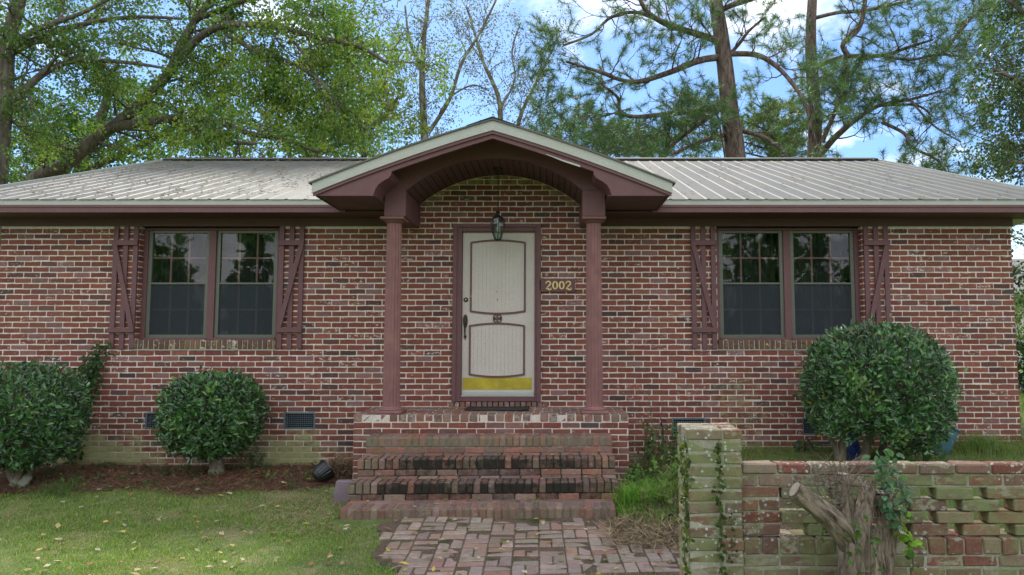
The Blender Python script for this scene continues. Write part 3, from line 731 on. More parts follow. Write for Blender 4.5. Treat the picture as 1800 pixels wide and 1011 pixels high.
# ------------------------------------------------------------------ porch and steps
porch = bpy.data.objects.new('porch', None); COL.objects.link(porch); porch.parent = house
PXa, PXb = XW(621.5, 7.63, 728), XW(1105, 7.63, 728)
def course(mb, x0, x1, yf, z0, z1, off, skew, kind, st, depth=.10):
    x = x0-off*BRK
    while x < x1-.01:
        a, b = max(x+.005, x0), min(x+BRK-.005, x1)
        if b-a > .02:
            mb.col = bcol(kind); mb.st = st((a+b)/2)
            y = yf+skew*((a+b)/2-x0); mb.bbox(a, b, y+U(-.003, .003), y+depth, z0+.005, z1-.005, .006, .0015)
        x += BRK
def rowlock(mb, x0, x1, yf, yb, z0, z1, skew, kind, st, w=.071):
    n = int(round((x1-x0)/w)); w = (x1-x0)/n
    for i in range(n):
        a = x0+i*w; mb.col = bcol(kind); mb.st = st(a+w/2); y = yf+skew*(a-x0)
        mb.bbox(a+.005, a+w-.005, y+U(-.006, .006), min(y+.19, yb), z0+.004, z1+U(-.003, .003), .007, .0015)
# landing
mb = MB(); yf = 7.63
zt = ZP
w0 = lambda x: (U(.1, .35), U(0, .25), random.random()*.6)
rowlock(mb, PXa, PXb, yf, 9, zt-.085, zt, 0, 'step', w0, .098)
for i, zz in enumerate(np.arange(zt-.085, -.1, -CRS)):
    course(mb, PXa, PXb, yf, zz-CRS, zz, .5*(i % 2), 0, 'wall', lambda x: (.15+.5*float(smoothstep(.5, 0, zz)), 0, .25*random.random()))
    for xx, o in ((PXa, 0), (PXb-.1, 0)):   # side faces
        y = yf+.105+(.1 if i % 2 else 0)
        while y < YW-.03:
            mb.col = bcol(); mb.st = (.3, 0, 0); mb.bbox(xx+.001, xx+.099, y, min(y+.199, YW-.004), zz-CRS+.005, zz-.005, .005); y += .209
y = yf+.2
r = 0
while y < YW-.02:    # top paving, running bond
    x = PXa-.1*(r % 2)
    while x < PXb:
        a, b = max(x, PXa), min(x+.2, PXb)
        if b-a > .02: mb.col = bcol('step'); mb.st = (.25, .1, .5*random.random()); mb.bbox(a+.004, b-.004, y, min(y+.095, YW-.024), zt-.06, zt+U(-.003, .001), .005, .001)
        x += .209
    y += .103; r += 1
lo = mb.build('landing', M['step'], porch)
mb = MB(); mb.col = (.62, .58, .52); mb.st = (.25, .05, 0); mb.box(PXa+.004, PXb-.004, yf+.005, YW-.002, -.2, zt-.006); mb.build('landing_mortar', M['step'], lo)
SK = .03
steps = [(XW(643, 7.33, 768), XW(1077.5, 7.33, 765), 7.31, ZW(768, 7.33), ZW(806, 7.01), .15), (XW(629, 7.01, 808), XW(1083, 7.01, 803), 6.98, ZW(806, 7.01), ZW(848, 6.69), .95),
         (XW(613.5, 6.69, 850), XW(1088.5, 6.69, 844), 6.655, ZW(848, 6.69), ZW(893, 6.37), 1.05), (XW(598, 6.37, 898), XW(1084, 6.37, 890), 6.335, ZW(893, 6.37), -.05, .35)]
for si, (a, b, y, zt, zl, mould) in enumerate(steps):
    mb = MB()
    def st(x, m=mould):
        e = .85+.15*sin(x*9)
        if m > .5 and (x < a+.28): e *= .35
        if m > .5 and (x > b-.55): e *= .8
        return (.55 if si else .70, min(1, m*e*1.0*random.choice([1, 1, 1, 1, .9, .6])) if si else .35, .3*random.random())
    n_ = int(round((b-a)/.071)); wv = (b-a)/n_; yn = 7.62 if si == 0 else steps[si-1][2]+.02
    for i in range(n_):
        xa = a+i*wv; mb.col = bcol('step'); s_ = st(xa+wv/2); mb.st = s_; yy = y+SK*(xa-a)+U(-.006, .006)
        # nosing brick: front half mouldy, top clean
        mb.bbox(xa+.005, xa+wv-.005, yy, yy+.04, zt-.105, zt-.012+U(-.002, .002), .007, .0015)
        mb.st = (.40, .25+s_[1]*.4, .25*random.random()); mb.bbox(xa+.005, xa+wv-.005, yy+.006, yy+.2, zt-.10, zt+U(-.003, .003), .008, .0015)
    x = a
    if 1:
        i = 0
        while x < b-.02:
            e = min(x+.2, b); yy = y+.215+SK*(x-a); mb.col = bcol('step'); mb.st = (.35, .3, .2)
            mb.bbox(x+.004, e-.004, yy, yy+.14, zt-.06, zt+U(-.004, 0), .005, .001); x += .205
    zz = zt-.108; i = 0
    while zz > zl-.02 and zz > -.06:
        z0 = max(zz-CRS, zl-.03); 
        course(mb, a+.004, b-.004, y+.003, z0, zz, .5*(i % 2)+.2*si, SK, 'step', lambda x: (.25, min(.62, mould*.6)*random.choice([.4, 1, 1]), .15)); zz -= CRS; i += 1
    so = mb.build('step', M['step'], porch)
    mb = MB(); mb.col = (.22, .20, .17); mb.st = (.3, .8 if mould > .5 else .1, 0)
    V = []
    for xx in (a+.008, b-.008):
        f = y+.010+SK*(xx-a); V += [(xx, f, -.1), (xx, 7.66 if si == 0 else f+.42, -.1), (xx, 7.66 if si == 0 else f+.42, zt-.006), (xx, f, zt-.006)]
    mb.faces(V, [(0,3,7,4),(3,2,6,7),(0,1,2,3),(4,7,6,5),(1,5,6,2)]); mb.build('step_mortar', M['step'], so)
# ------------------------------------------------------------------ brick path
mb = MB(); ang = radians(1.5); c, s = cos(ang), sin(ang)
L_, W_ = .205, .1025
for I in range(-16, 26):
    for J in range(-4, 20):
        x0 = -1.9+I*L_; y0 = 4.6+J*L_
        for h in (0, 1):
            if (I+J) % 2: bx = (x0, x0+L_, y0+h*W_, y0+(h+1)*W_)
            else: bx = (x0+h*W_, x0+(h+1)*W_, y0, y0+L_)
            cx, cy = (bx[0]+bx[1])/2, (bx[2]+bx[3])/2
            cx, cy = cx*c-cy*s+.1, cx*s+cy*c
            hx, hy = (bx[1]-bx[0])/2-.0035, (bx[3]-bx[2])/2-.0035
            if not in_path(cx+U(-.04, .04), cy+U(-.04, .04)): continue
            z = float(gz(cx, cy))+.012+U(-.004, .004); mb.col = bcol('paver')
            if random.random() < .008: mb.col = (.42, .15, .09)
            mb.st = (U(.0, .5), .0, random.random()*.5)
            k = len(mb.v); mb.bbox(-hx, hx, -hy, hy, -.03, 0, .007, .002); a = ang+U(-.03, .03); tx, ty = U(-.015, .015), U(-.015, .015)
            for q in range(k, len(mb.v)):
                p = mb.v[q]; mb.v[q] = (cx+p[0]*cos(a)-p[1]*sin(a), cy+p[0]*sin(a)+p[1]*cos(a), z+p[2]+tx*p[0]+ty*p[1])
tag(mb.build('brick_path', M['paver'], None, (0, 5.5, 0)), kind='structure')
# ------------------------------------------------------------------ vegetation helpers
def unit(a): return a/(np.linalg.norm(a, axis=-1, keepdims=True)+1e-9)
def rdir(n): return unit(RNG.normal(size=(n, 3)))
def pal(n, cols, var=.18):
    c = np.array(cols, float)[RNG.integers(0, len(cols), n)]
    return c*(1+RNG.uniform(-var, var, (n, 1)))*(1+RNG.uniform(-.06, .06, (n, 3)))
def leaf_geo(p, d, nrm, L, W, fold=.25, six=False):
    """folded leaf blades: p base, d direction, nrm approx. normal"""
    d = unit(d); s = unit(np.cross(d, nrm)); n = np.cross(s, d); L = L[:, None]; W = W[:, None]
    if six:
        V = np.stack([p, p+d*L*.3+s*W*.9+n*W*fold, p+d*L*.7+s*W*.75+n*W*fold, p+d*L-n*L*.08, p+d*L*.7-s*W*.75+n*W*fold, p+d*L*.3-s*W*.9+n*W*fold], 1)
        k = len(p); b = np.arange(k)[:, None]*6; Fq = np.concatenate([b+[0, 1, 2, 3], b+[0, 3, 4, 5]], 0)
        return V.reshape(-1, 3), Fq, np.concatenate([np.arange(k)]*2)
    V = np.stack([p, p+d*L*.45+s*W+n*W*fold, p+d*L, p+d*L*.45-s*W+n*W*fold], 1); k = len(p); b = np.arange(k)[:, None]*4
    return V.reshape(-1, 3), np.concatenate([b+[0, 1, 2], b+[0, 2, 3]], 0), np.concatenate([np.arange(k)]*2)
def leaf_mesh(name, mat, parent, p, d, nrm, L, W, col, fold=.25, six=False, origin=None, smooth=False):
    V, Fq, ii = leaf_geo(p, d, nrm, L, W, fold, six)
    return np_mesh(name, V, [Fq], mat, parent, origin, col[ii])
def blades(name, mat, parent, p, h, w, lean, col, origin=None):
    """grass blades: tapering bent strip of 2 segments"""
    k = len(p); a = RNG.uniform(0, 2*pi, k); side = np.stack([np.cos(a), np.sin(a), np.zeros(k)], 1)
    b = RNG.uniform(0, 2*pi, k); ln = np.stack([np.cos(b), np.sin(b), np.zeros(k)], 1)*(lean*h)[:, None]; up = np.array([0, 0, 1.])
    m = p+ln*.3+up*(h*.6)[:, None]; t = p+ln+up*(h*(1-.25*lean))[:, None]; w = w[:, None]
    V = np.stack([p-side*w, p+side*w, m+side*w*.7, m-side*w*.7, t], 1).reshape(-1, 3); q = np.arange(k)[:, None]*5
    return np_mesh(name, V, [q+[0, 1, 2, 3], q+[3, 2, 4]], mat, parent, origin, np.concatenate([col, col]))
# ------------------------------------------------------------------ house number sign
sy = YW-.004
sx0, sx1, sz0, sz1 = XW(948.8, sy), XW(1010.5, sy), ZW(513, sy), ZW(490.5, sy)
sign = thing('house_number_sign', ((sx0+sx1)/2, sy, sz0), 'small maroon plaque with gold house number 2002 beside the front door', 'sign')
mb = MB(); c = .018; ol = [(sx0+c, sz0), (sx1-c, sz0), (sx1-c*.9, sz0+c*.7), (sx1, sz0+c), (sx1, sz1-c), (sx1-c*.9, sz1-c*.7), (sx1-c, sz1), (sx0+c, sz1), (sx0+c*.9, sz1-c*.7), (sx0, sz1-c), (sx0, sz0+c), (sx0+c*.9, sz0+c*.7)]
k = len(ol); mb.faces([(x, sy-.024, z) for x, z in ol]+[(x, sy, z) for x, z in ol], [tuple(range(k))]+[(i, (i+1) % k, (i+1) % k+k, i+k) for i in range(k)])
mb.build('plaque', M['purple'], sign)
def digit(ch, cx, cz, h):
    """brush-lettered numeral: ribbon with varying width"""
    mb = MB(); w = h*.30
    if ch == '0': pts = [(cx+w*sin(a), cz+h*.5*cos(a), .0085+.006*abs(sin(a))) for a in [2*pi*i/24 for i in range(25)]]
    else:
        pts = []
        for i in range(11):
            a = pi*1.05-(pi*1.35)*i/10; pts.append((cx+w*.95*cos(a), cz+h*.24+h*.26*sin(a), .008+.006*(i/10)))
        for i in range(1, 7):
            t = i/6; x0, z0 = pts[10][0], pts[10][1]; pts.append((x0+(cx-w-x0)*t, z0+(cz-h*.46-z0)*t, .013-.006*t))
        for i in range(1, 7): t = i/6; pts.append((cx-w+2.15*w*t, cz-h*.46+.006*sin(t*2*pi)-.006*t, .010+.004*sin(pi*t)))
        pts.append((cx+w*1.2, cz-h*.28, .006))
    V = []; Fs = []
    for i, (x, z, r) in enumerate(pts):
        a = pts[max(i-1, 0)]; b = pts[min(i+1, len(pts)-1)]; tx, tz = b[0]-a[0], b[1]-a[1]
        if ch == '0' and i in (0, 24): tx, tz = 1, 0
        q = math.hypot(tx, tz)+1e-9; r *= .72; nx, nz = -tz/q*r, tx/q*r
        V += [(x+nx, sy-.029, z+nz), (x-nx, sy-.029, z-nz), (x+nx, sy-.0242, z+nz), (x-nx, sy-.0242, z-nz)]
    for i in range(len(pts)-1):
        j = 4*i; Fs += [(j, j+1, j+5, j+4), (j, j+4, j+6, j+2), (j+1, j+3, j+7, j+5)]
    mb.faces(V, Fs); return mb
for i, ch in enumerate('2002'):
    digit(ch, XW([963, 975, 986.5, 998][i]+.8, sy), (sz0+sz1)/2, .098 if ch == '2' else .09).build('numeral', M['gold'], sign)
# ------------------------------------------------------------------ lantern
ly = 8.15; lx = XW(875, ly, 400)
lz0, lz1 = ZW(424, ly), ZW(372, ly); zc = vault(lx)
lan = thing('hanging_lantern', (lx, ly, lz0), 'tulip shaped glass lantern hanging on a chain above the front door', 'lantern')
mb = MB(); mb.lathe([(.012, zc-.035), (.03, zc-.03), (.062, zc-.016), (.066, zc-.006), (.06, zc-.001)], lx, ly, 24); mb.build('ceiling_rose', M['iron'], lan)
mb = MB(); z = zc-.035; i = 0
while z > lz1+.01:
    L = .034; pts = []
    for k in range(13):
        a = 2*pi*k/12; u = .0075*cos(a); pts.append((lx+(u if i % 2 else 0), ly+(0 if i % 2 else u), z-L/2+(L/2)*sin(a)))
    mb.tube(pts, .0026, 5, False); z -= L-.006; i += 1
mb.build('chain', M['iron'], lan)
h = lz1-lz0
mb = MB(); mb.lathe([(.008, lz1+.012), (.022, lz1), (.03, lz1-.012), (.018, lz1-.025), (.022, lz1-.04), (.055, lz1-.065), (.078, lz1-.085), (.080, lz1-.095), (.0, lz1-.0955)], lx, ly, 24)
zt = lz1-.095
def lr(t): return .084*(1-.05*t)*(1-.52*t**1.8)+.006*sin(pi*t)
for k in range(8):
    a = 2*pi*k/8+.2; mb.tube([(lx+lr(t)*cos(a), ly+lr(t)*sin(a), zt-(zt-lz0-.02)*t) for t in [i/8 for i in range(9)]], .0042, 5)
mb.lathe([(.040, lz0+.024), (.045, lz0+.018), (.03, lz0+.008), (.008, lz0)], lx, ly, 20)
mb.build('lantern_frame', M['iron'], lan)
mb = MB()
for k in range(8):
    a, b = 2*pi*k/8+.2, 2*pi*(k+1)/8+.2
    for i in range(8):
        t0, t1 = i/8, (i+1)/8; P4 = []
        for (t, an) in ((t0, a), (t0, b), (t1, b), (t1, a)): P4.append((lx+(lr(t)-.002)*cos(an), ly+(lr(t)-.002)*sin(an), zt-(zt-lz0-.02)*t))
        mb.poly(P4)
mb.build('glass_panels', M['lglass'], lan)
mb = MB(); mb.lathe([(.011, zt), (.011, zt-.09)], lx, ly, 12); mb.lathe([(.010, zt-.0905), (.017, zt-.11), (.013, zt-.135), (.003, zt-.155)], lx, ly, 14); mb.build('candle_bulb', plain('candle_sleeve', (.45, .43, .36), .4, .05, 10, 0), lan)
# ------------------------------------------------------------------ doormat
mx0, mx1 = XW(818, 8.1, 718), XW(930, 8.1, 718); mz = ZP+.004
mat_ = thing('doormat', ((mx0+mx1)/2, 8.2, mz), 'thin black rubber doormat lying at the foot of the front door', 'doormat')
mb = MB(); k = 20
V = []
for i in range(k+1):
    x = mx0+(mx1-mx0)*i/k; e = .012*abs(2*i/k-1)**6
    V += [(x, 7.98+.006*sin(i), mz+e), (x, 8.40, mz+e*.4), (x, 8.40, mz+.009+e*.4), (x, 7.98+.006*sin(i), mz+.009+e)]
Fs = [(0, 1, 2, 3), (4*k, 4*k+3, 4*k+2, 4*k+1)]
for i in range(k): j = 4*i; Fs += [(j, j+4, j+5, j+1), (j+3, j+2, j+6, j+7), (j, j+3, j+7, j+4), (j+1, j+5, j+6, j+2)]
mb.faces(V, Fs); mb.build('mat', M['rubber'], mat_)
mb = MB()
for i in range(21):
    x = mx0+.12+(mx1-mx0-.24)*i/20; mb.box(x-.007, x+.007, 8.09, 8.16, mz+.0095, mz+.0115)
for q in (8.03, 8.34): mb.box(mx0+.05, mx1-.05, q, q+.012, mz+.0095, mz+.0115)
mb.build('tread_ribs', plain('grey_rubber', (.06, .06, .06), .8, .1, 30, 0), mat_)
# ------------------------------------------------------------------ tipped black pot, block
px, py, pz = P(566, 831, 7.55)
pz = float(gz(px, py))+.11
pot = thing('plant_pot', (px, py, float(gz(px, py))), 'empty ribbed black plant pot tipped on its side beside the brick steps', 'plant pot')
def rot_lathe(prof, c, ax, n, wob=0, nf=0, k_=1.0):
    prof = [(r*k_, t*k_) for r, t in prof]
    ax = unit(np.array(ax, float)); a = unit(np.cross(ax, (0, 0, 1))); b = np.cross(ax, a); mb = MB(); c = np.array(c)
    for r, t in prof:
        for k in range(n):
            th = 2*pi*k/n; rr = r*(1+wob*cos(th*nf)); mb.v.append(tuple(c+ax*t+rr*(a*cos(th)+b*sin(th))))
    for i in range(len(prof)-1):
        for k in range(n):
            q = i*n+k; w = i*n+(k+1) % n; mb.f.append((q, w, w+n, q+n)); mb.c.append(mb.col); mb.s.append(mb.st)
    return mb
ax = (.55, .50, .42); C0 = (px-.05, py-.06, pz-.03)
mb = rot_lathe([(.001, 0), (.07, 0), (.082, .004), (.115, .05), (.135, .12), (.14, .185), (.134, .185), (.128, .12), (.108, .05), (.07, .012), (.001, .012)], C0, ax, 60, .022, 22, .76); body = mb.build('pot_body', M['pot'], pot)
mb = rot_lathe([(.148, .186), (.156, .19), (.156, .212), (.148, .216), (.136, .214), (.134, .19)], C0, ax, 40, 0, 0, .76); mb.build('pot_rim', M['pot'], pot)
bx_, by_ = XW(601, 6.98, 860), 6.98
mb = MB(); mb.col = (.26, .2, .22); k0 = 0; mb.bbox(-.08, .08, -.05, .05, 0, .225, .005, .003)
a = .12
mb.v = [(bx_+x*cos(a)-y*sin(a)+.12*z, by_+x*sin(a)+y*cos(a), float(gz(bx_, by_))+.10+z) for x, y, z in mb.v]
blk = mb.build('loose_block', M['block'], None, (bx_, by_, float(gz(bx_, by_)))); 
mbv = MB()
tag(blk, 'loose mauve painted block leaning against the left end of the steps', 'block')
blk.location.z -= .10
# ------------------------------------------------------------------ clipped shrubs
def shrub(name, label, cx, cy, zc, rx, ry, rzz, nl, base, stems, seed, flat=YW-.03, topdry=0, group=None, cut=None):
    global RNG
    RNG = np.random.default_rng(seed)
    root = thing(name, (base[0], base[1], float(gz(base[0], base[1]))), label, 'shrub', 'round clipped shrubs along the front wall')
    d = rdir(nl); lay = RNG.choice([1.0, .93, .82, .62], nl, p=[.50, .26, .16, .08])
    # lumpy, slightly squarish clipped form
    e = 2.6; rr = 1/((np.abs(d[:, 0])**e+np.abs(d[:, 1])**e+np.abs(d[:, 2])**e)**(1/e))
    th = np.arctan2(d[:, 0], d[:, 1]); ph = d[:, 2]
    lump = 1+.035*np.sin(th*5+seed)*np.cos(ph*6)+.03*np.sin(th*11+ph*9+seed)+.02*np.sin(th*23-ph*17)+RNG.normal(0, .026, nl)+RNG.uniform(.05, .11, nl)*(RNG.random(nl) < .03)-.10*(np.sin(th*7+seed*2)*np.sin(ph*8+seed) > .66)
    low = 1-.10*np.clip(-d[:, 2], 0, 1)*np.abs(np.sin(th*4+seed))
    p = np.stack([d[:, 0]*rx, d[:, 1]*ry, d[:, 2]*rzz], 1)*(rr*lump*lay*low)[:, None]+np.array([cx, cy, zc])
    keep = (p[:, 1] < flat) & ~((cut is not None) & (p[:, 0] < (cut or (0, 0))[0]) & (p[:, 2] < (cut or (0, 0))[1]+.05*np.sin(p[:, 0]*14))); p, d, lay = p[keep], d[keep], lay[keep]; k = len(p)
    if group: pass
    ld = unit(d*.55+rdir(k)*.75+np.array([0, 0, .30])); nr = unit(d+rdir(k)*.55+np.array([0, 0, .35]))
    L = RNG.uniform(.048, .084, k); W = L*RNG.uniform(.20, .27, k)
    col = pal(k, [(.036, .105, .028), (.052, .145, .032), (.030, .085, .026), (.075, .185, .038), (.044, .115, .04)], .35)
    pn = np.sin(th[keep]*4+seed)*np.sin(ph[keep]*5+seed*1.7)+.5*np.sin(th[keep]*9-ph[keep]*7); col *= (1+.28*np.clip(pn, -1, 1))[:, None]; yg = (pn > .75) & (RNG.random(k) < .6); col[yg] = pal(yg.sum(), [(.10, .20, .035), (.08, .17, .035)], .2)
    if topdry:
        q = (d[:, 2] > .72) & (RNG.random(k) < topdry*(.35+.65*(np.sin(th[keep]*3+seed) > .2))); col[q] = pal(q.sum(), [(.15, .09, .06), (.2, .14, .08), (.1, .09, .05)])
    q = RNG.random(k) < .0012; col[q] = (.55, .36, .03)
    leaf_mesh('crown', M['bleaf'], root, p, ld, nr, L, W, col, .22, True)
    mb = MB()
    for st in stems: mb.tube(st[0], st[1], 9)
    mb.build('trunk', M['lbark'], root, smooth=True)
    mb = MB()   # inner branches
    for i in range(46):
        d0 = unit(np.array([U(-1, 1), U(-1, .7), U(-.35, 1)])); s0 = stems[i % len(stems)][0][-1]; e0 = np.array([cx, cy, zc])+d0*np.array([rx, ry, rzz])*.86
        if e0[1] > flat-.05: e0[1] = flat-.05
        m0 = (np.array(s0)+e0)/2+np.array([U(-.05, .05), U(-.05, .05), U(-.03, .06)]); mb.tube([s0, m0, e0], [.016, .009, .004], 5)
    mb.build('branches', M['lbark'], root, smooth=True)
    return root
def zg(x, y): return float(gz(x, y))
def stem(u0, v0, Y, u1, v1, Y1, r0, r1, wig=.02):
    a = np.array(P(u0, v0, Y)); b = np.array(P(u1, v1, Y1)); a[2] = min(a[2], zg(a[0], a[1]))-.03; n = 6
    pts = [a+(b-a)*i/n+np.array([U(-wig, wig), U(-wig, wig), 0])*(0 < i < n) for i in range(n+1)]
    return (pts, [r0*(1+.5*(1-i/n)**4)+(r1-r0)*i/n for i in range(n+1)])
Y2 = 7.95
shrub('round_shrub', 'clipped glossy round shrub on one short trunk between the left window and the wall vent', XW(383, Y2), Y2, ZW(731, Y2), .50, .50, .455, 7800, (XW(380, Y2), Y2), [stem(376, 838, Y2, 378, 790, Y2, .055, .045), stem(384, 838, Y2, 388, 790, Y2, .05, .04)], 3, topdry=.10)
Y1 = 7.55
shrub('round_shrub', 'clipped round shrub with forked pale trunk at the left edge of the yard', XW(52, Y1), Y1, ZW(733, Y1), .535, .54, .53, 9000, (XW(40, Y1), Y1), [stem(28, 845, Y1, 5, 790, Y1, .05, .035), stem(32, 848, Y1, 40, 790, Y1, .05, .04), stem(42, 848, Y1-.05, 66, 790, Y1, .045, .03)], 11, topdry=.35)
Y3 = 7.55
b3 = [stem(1478, 800, Y3, 1482, 750, Y3, .045, .04, .01), stem(1512, 806, Y3, 1528, 755, Y3, .05, .035), stem(1540, 806, Y3+.2, 1560, 750, Y3, .04, .03), stem(1475, 803, Y3, 1455, 745, Y3, .03, .02)]
shrub('round_shrub', 'largest clipped round shrub, in front of the right window behind the garden wall', XW(1533, Y3), Y3, ZW(690, Y3), .69, .68, .69, 15500, (XW(1520, Y3), Y3), b3, 21, topdry=.12, cut=(XW(1575, Y3), ZW(762, Y3)))
# ------------------------------------------------------------------ blue tarp and teal bag under the right shrub
def crumple(name, label, cat, u0, u1, v0, v1, Y, mat, seed):
    rg = np.random.default_rng(seed); n, m = 14, 18; x0, x1 = XW(u0, Y, v1), XW(u1, Y, v1); zt, zb = ZW(v0, Y), ZW(v1, Y); cx = (x0+x1)/2; w = (x1-x0)/2
    V = []
    for j in range(m+1):
        t = j/m
        for i in range(n):
            a = 2*pi*i/n; r = 1+.25*sin(a*3+t*7+seed)+.15*rg.normal()*.6; rr = (.75+.25*sin(pi*t))*(1 if t < .9 else .6)
            V.append((cx+w*rr*r*cos(a)*.9, Y+w*.6*rr*r*sin(a), zb+(zt-zb)*t+.012*rg.normal()))
    Fq = [(j*n+i, j*n+(i+1) % n, (j+1)*n+(i+1) % n, (j+1)*n+i) for j in range(m) for i in range(n)]
    o = np_mesh(name, V, [np.array(Fq), np.array([tuple(m*n+i for i in range(n))])], mat, None, (cx, Y, zb)); tag(o, label, cat)
crumple('crumpled_tarp', 'crumpled bright blue tarpaulin stuffed between the trunks of the right shrub', 'tarp', 1484, 1512, 752, 806, 7.75, M['tarp'], 2)
# teal crate-like planter, tilted
tx, ty = XW(1650, 8.1, 790), 8.1; tz = zg(tx, ty)
t0 = thing('teal_bin', (tx, ty, tz), 'faded teal plastic bin leaning against the wall behind the right shrub', 'bin')
mb = rot_lathe([(.001, 0), (.11, 0), (.12, .01), (.135, .12), (.15, .24), (.155, .33), (.147, .33), (.14, .24), (.11, .02), (.001, .02)], (tx-.03, ty, tz-.02), (.35, .05, 1), 40, .02, 12); mb.build('bin_body', M['teal'], t0)
mb = rot_lathe([(.156, .331), (.168, .335), (.168, .355), (.157, .358), (.150, .352), (.149, .335)], (tx-.03, ty, tz-.02), (.35, .05, 1), 40); mb.build('bin_rim', M['teal'], t0)
# ------------------------------------------------------------------ garden wall
GY = 4.2
def gstain(x, z): return (.58+.26*sin(x*5+z*4)*sin(z*7+1)+U(-.12, .12), .2*random.random(), .45*random.random())
gw = thing('garden_wall', (XW(1500, GY, 900), GY+.1, 0), 'mossy old brick garden wall with open lattice courses and an end pier', 'wall')
gx0, gx1 = XW(1211, 4.15, 900), XW(1306, 4.15, 900); ptop = ZW(755, 4.15); gx2 = 4.4
mb = MB(); mb.col = (.36, .36, .30); mb.st = (.55, .1, 0); mb.box(gx0+.005, gx1-.005, GY-.046, GY+.285, -.1, ptop-.012)
mo = MB(); mo.col = (.36, .36, .30); mo.st = (.55, .1, 0)
pb = MB(); z = ptop; r = 0
ch = .0722
while z > -.05:
    lay = [(gx0, gx0+.205), (gx0+.215, gx1)] if r % 2 == 0 else [(gx0, gx0+.10), (gx0+.11, gx0+.235), (gx0+.245, gx1)]
    if r == 0: lay = [(gx0-.004, gx0+.205), (gx0+.212, gx1+.004)]
    if r % 2 and r: lay = [(gx0, gx0+.17), (gx0+.18, gx1)]
    for a, b in lay:
        for (ya, yb) in ((GY-.05, GY+.05), (GY+.06, GY+.17), (GY+.18, GY+.295)):
            pb.col = bcol('garden'); s_ = gstain(a, z); pb.st = (s_[0]+(.1 if r else -.15), s_[1], s_[2]); pb.bbox(a, b, ya+U(-.004, .004), yb, z-ch+.011, z, .006, .0035)
    z -= ch; r += 1
pier = pb.build('pier', M['gbrick'], gw); mb.build('pier_mortar', M['gbrick'], pier)
wtop = ZW(815, GY); z = wtop
cb = MB(); x = gx1+.008
while x < gx2:
    L = U(.196, .212); cb.col = bcol('garden'); s_ = gstain(x, z); cb.st = (s_[0]-.28, .15, .3*random.random()); cb.bbox(x, x+L, GY-.012+U(-.005, .005), GY+.10, z-.062, z+U(-.003, .003), .009, .0035); x += L+.012
cop = cb.build('coping', M['gbrick'], gw)
cm = MB(); cm.col = (.34, .36, .27); cm.st = (.6, .1, 0); cm.box(gx1+.002, gx2, GY+.002, GY+.095, z-.07, z-.010); cm.build('coping_mortar', M['gbrick'], cop)
lb = MB(); z -= .070; rows = []
zs = [z-ch*i for i in range(6)]
lat_x0 = XW(1365, GY, 880)
# solid row under the coping
x = gx1+.005; 
def gb(mbq, a, b, y0, y1, zt, zb, extra=0):
    mbq.col = bcol('garden'); s_ = gstain((a+b)/2, zt); mbq.st = (s_[0]+extra, s_[1], s_[2]); mbq.bbox(a, b, y0+U(-.007, .000), y1, zb, zt, .006, .0035)
while x < gx2: L = .2 if x > gx1+.1 else .095; gb(lb, x, x+L, GY, GY+.1, zs[0]-.001, zs[1]+.010); x += L+.012
for r in range(1, 5):
    zt, zb = zs[r], zs[r+1]+.003
    x = gx1+.005
    offs = .155 if r % 2 else 0
    L = .205 if r % 2 else .10
    for a_, b_ in (((0, .228),) if r % 2 else ((0, .098), (.108, .228))): gb(lb, x+a_, x+b_, GY, GY+.1, zt, zb+.006, -.05)
    x = gx1+.25+(0 if r % 2 else .155)
    while x < gx2:
        gb(lb, x, x+.222, GY+U(-.006, .006), GY+.1, zt, zb, .12); x += .310
lat = lb.build('lattice', M['gbrick'], gw)
mo.box(gx1+.002, gx2, GY+.003, GY+.092, zs[1]+.0005, zs[0]-.0005-.0); 
z = zs[5]
mo.box(gx1+.002, gx1+.235, GY+.003, GY+.092, z+.004, zs[1]-.002)
lw = MB(); x = gx1+.005     # rowlock ledge, then solid courses, a bit thicker
while x < gx2: gb(lw, x, x+.098+U(-.006, .006), GY-.035, GY+.17, z, z-.095); x += .110
mo.box(gx1+.002, gx2, GY-.027, GY+.165, -.1, z-.009)
zz = z-.105; r = 0
while zz > -.05:
    x = gx1+.005+(-.1 if r % 2 else 0)
    while x < gx2:
        a = max(x, gx1+.005); gb(lw, a, x+.205, GY-.03, GY+.17, zz, zz-ch+.012, .1); x += .217
    zz -= ch; r += 1
low = lw.build('wall_base', M['gbrick'], gw); mo.build('wall_mortar', M['gbrick'], low)
# ------------------------------------------------------------------ vines
def vine(name, label, cat, stems, nleaf, Ls, cols, mat='leaf', spread=.03, seed=1, hang=.6, out=(0, -1, .1), stemr=.004, stemmat='bark'):
    global RNG
    RNG = np.random.default_rng(seed); b = stems[0][0]; root = thing(name, tuple(b), label, cat)
    mb = MB(); PP = []
    for st in stems:
        st = [np.array(p, float) for p in st]; mb.tube(st, [stemr*(1-.5*i/len(st)) for i in range(len(st))], 5)
        for i in range(len(st)-1):
            for _ in range(max(1, int(nleaf*np.linalg.norm(st[i+1]-st[i])))): PP.append(st[i]+(st[i+1]-st[i])*U(0, 1))
    mb.build('stems', M[stemmat], root); p = np.array(PP); k = len(p)
    p = p+RNG.normal(0, spread, (k, 3))*np.array([1, .45, 1]); p[:, 1] -= .008
    d = unit(rdir(k)*.8+np.array([0, -.2, -hang])); nr = unit(np.array(out)+rdir(k)*.5); L = RNG.uniform(Ls[0], Ls[1], k)
    leaf_mesh('leaves', M[mat], root, p, d, nr, L, L*RNG.uniform(.32, .45, k), pal(k, cols, .22), .15, True)
    return root
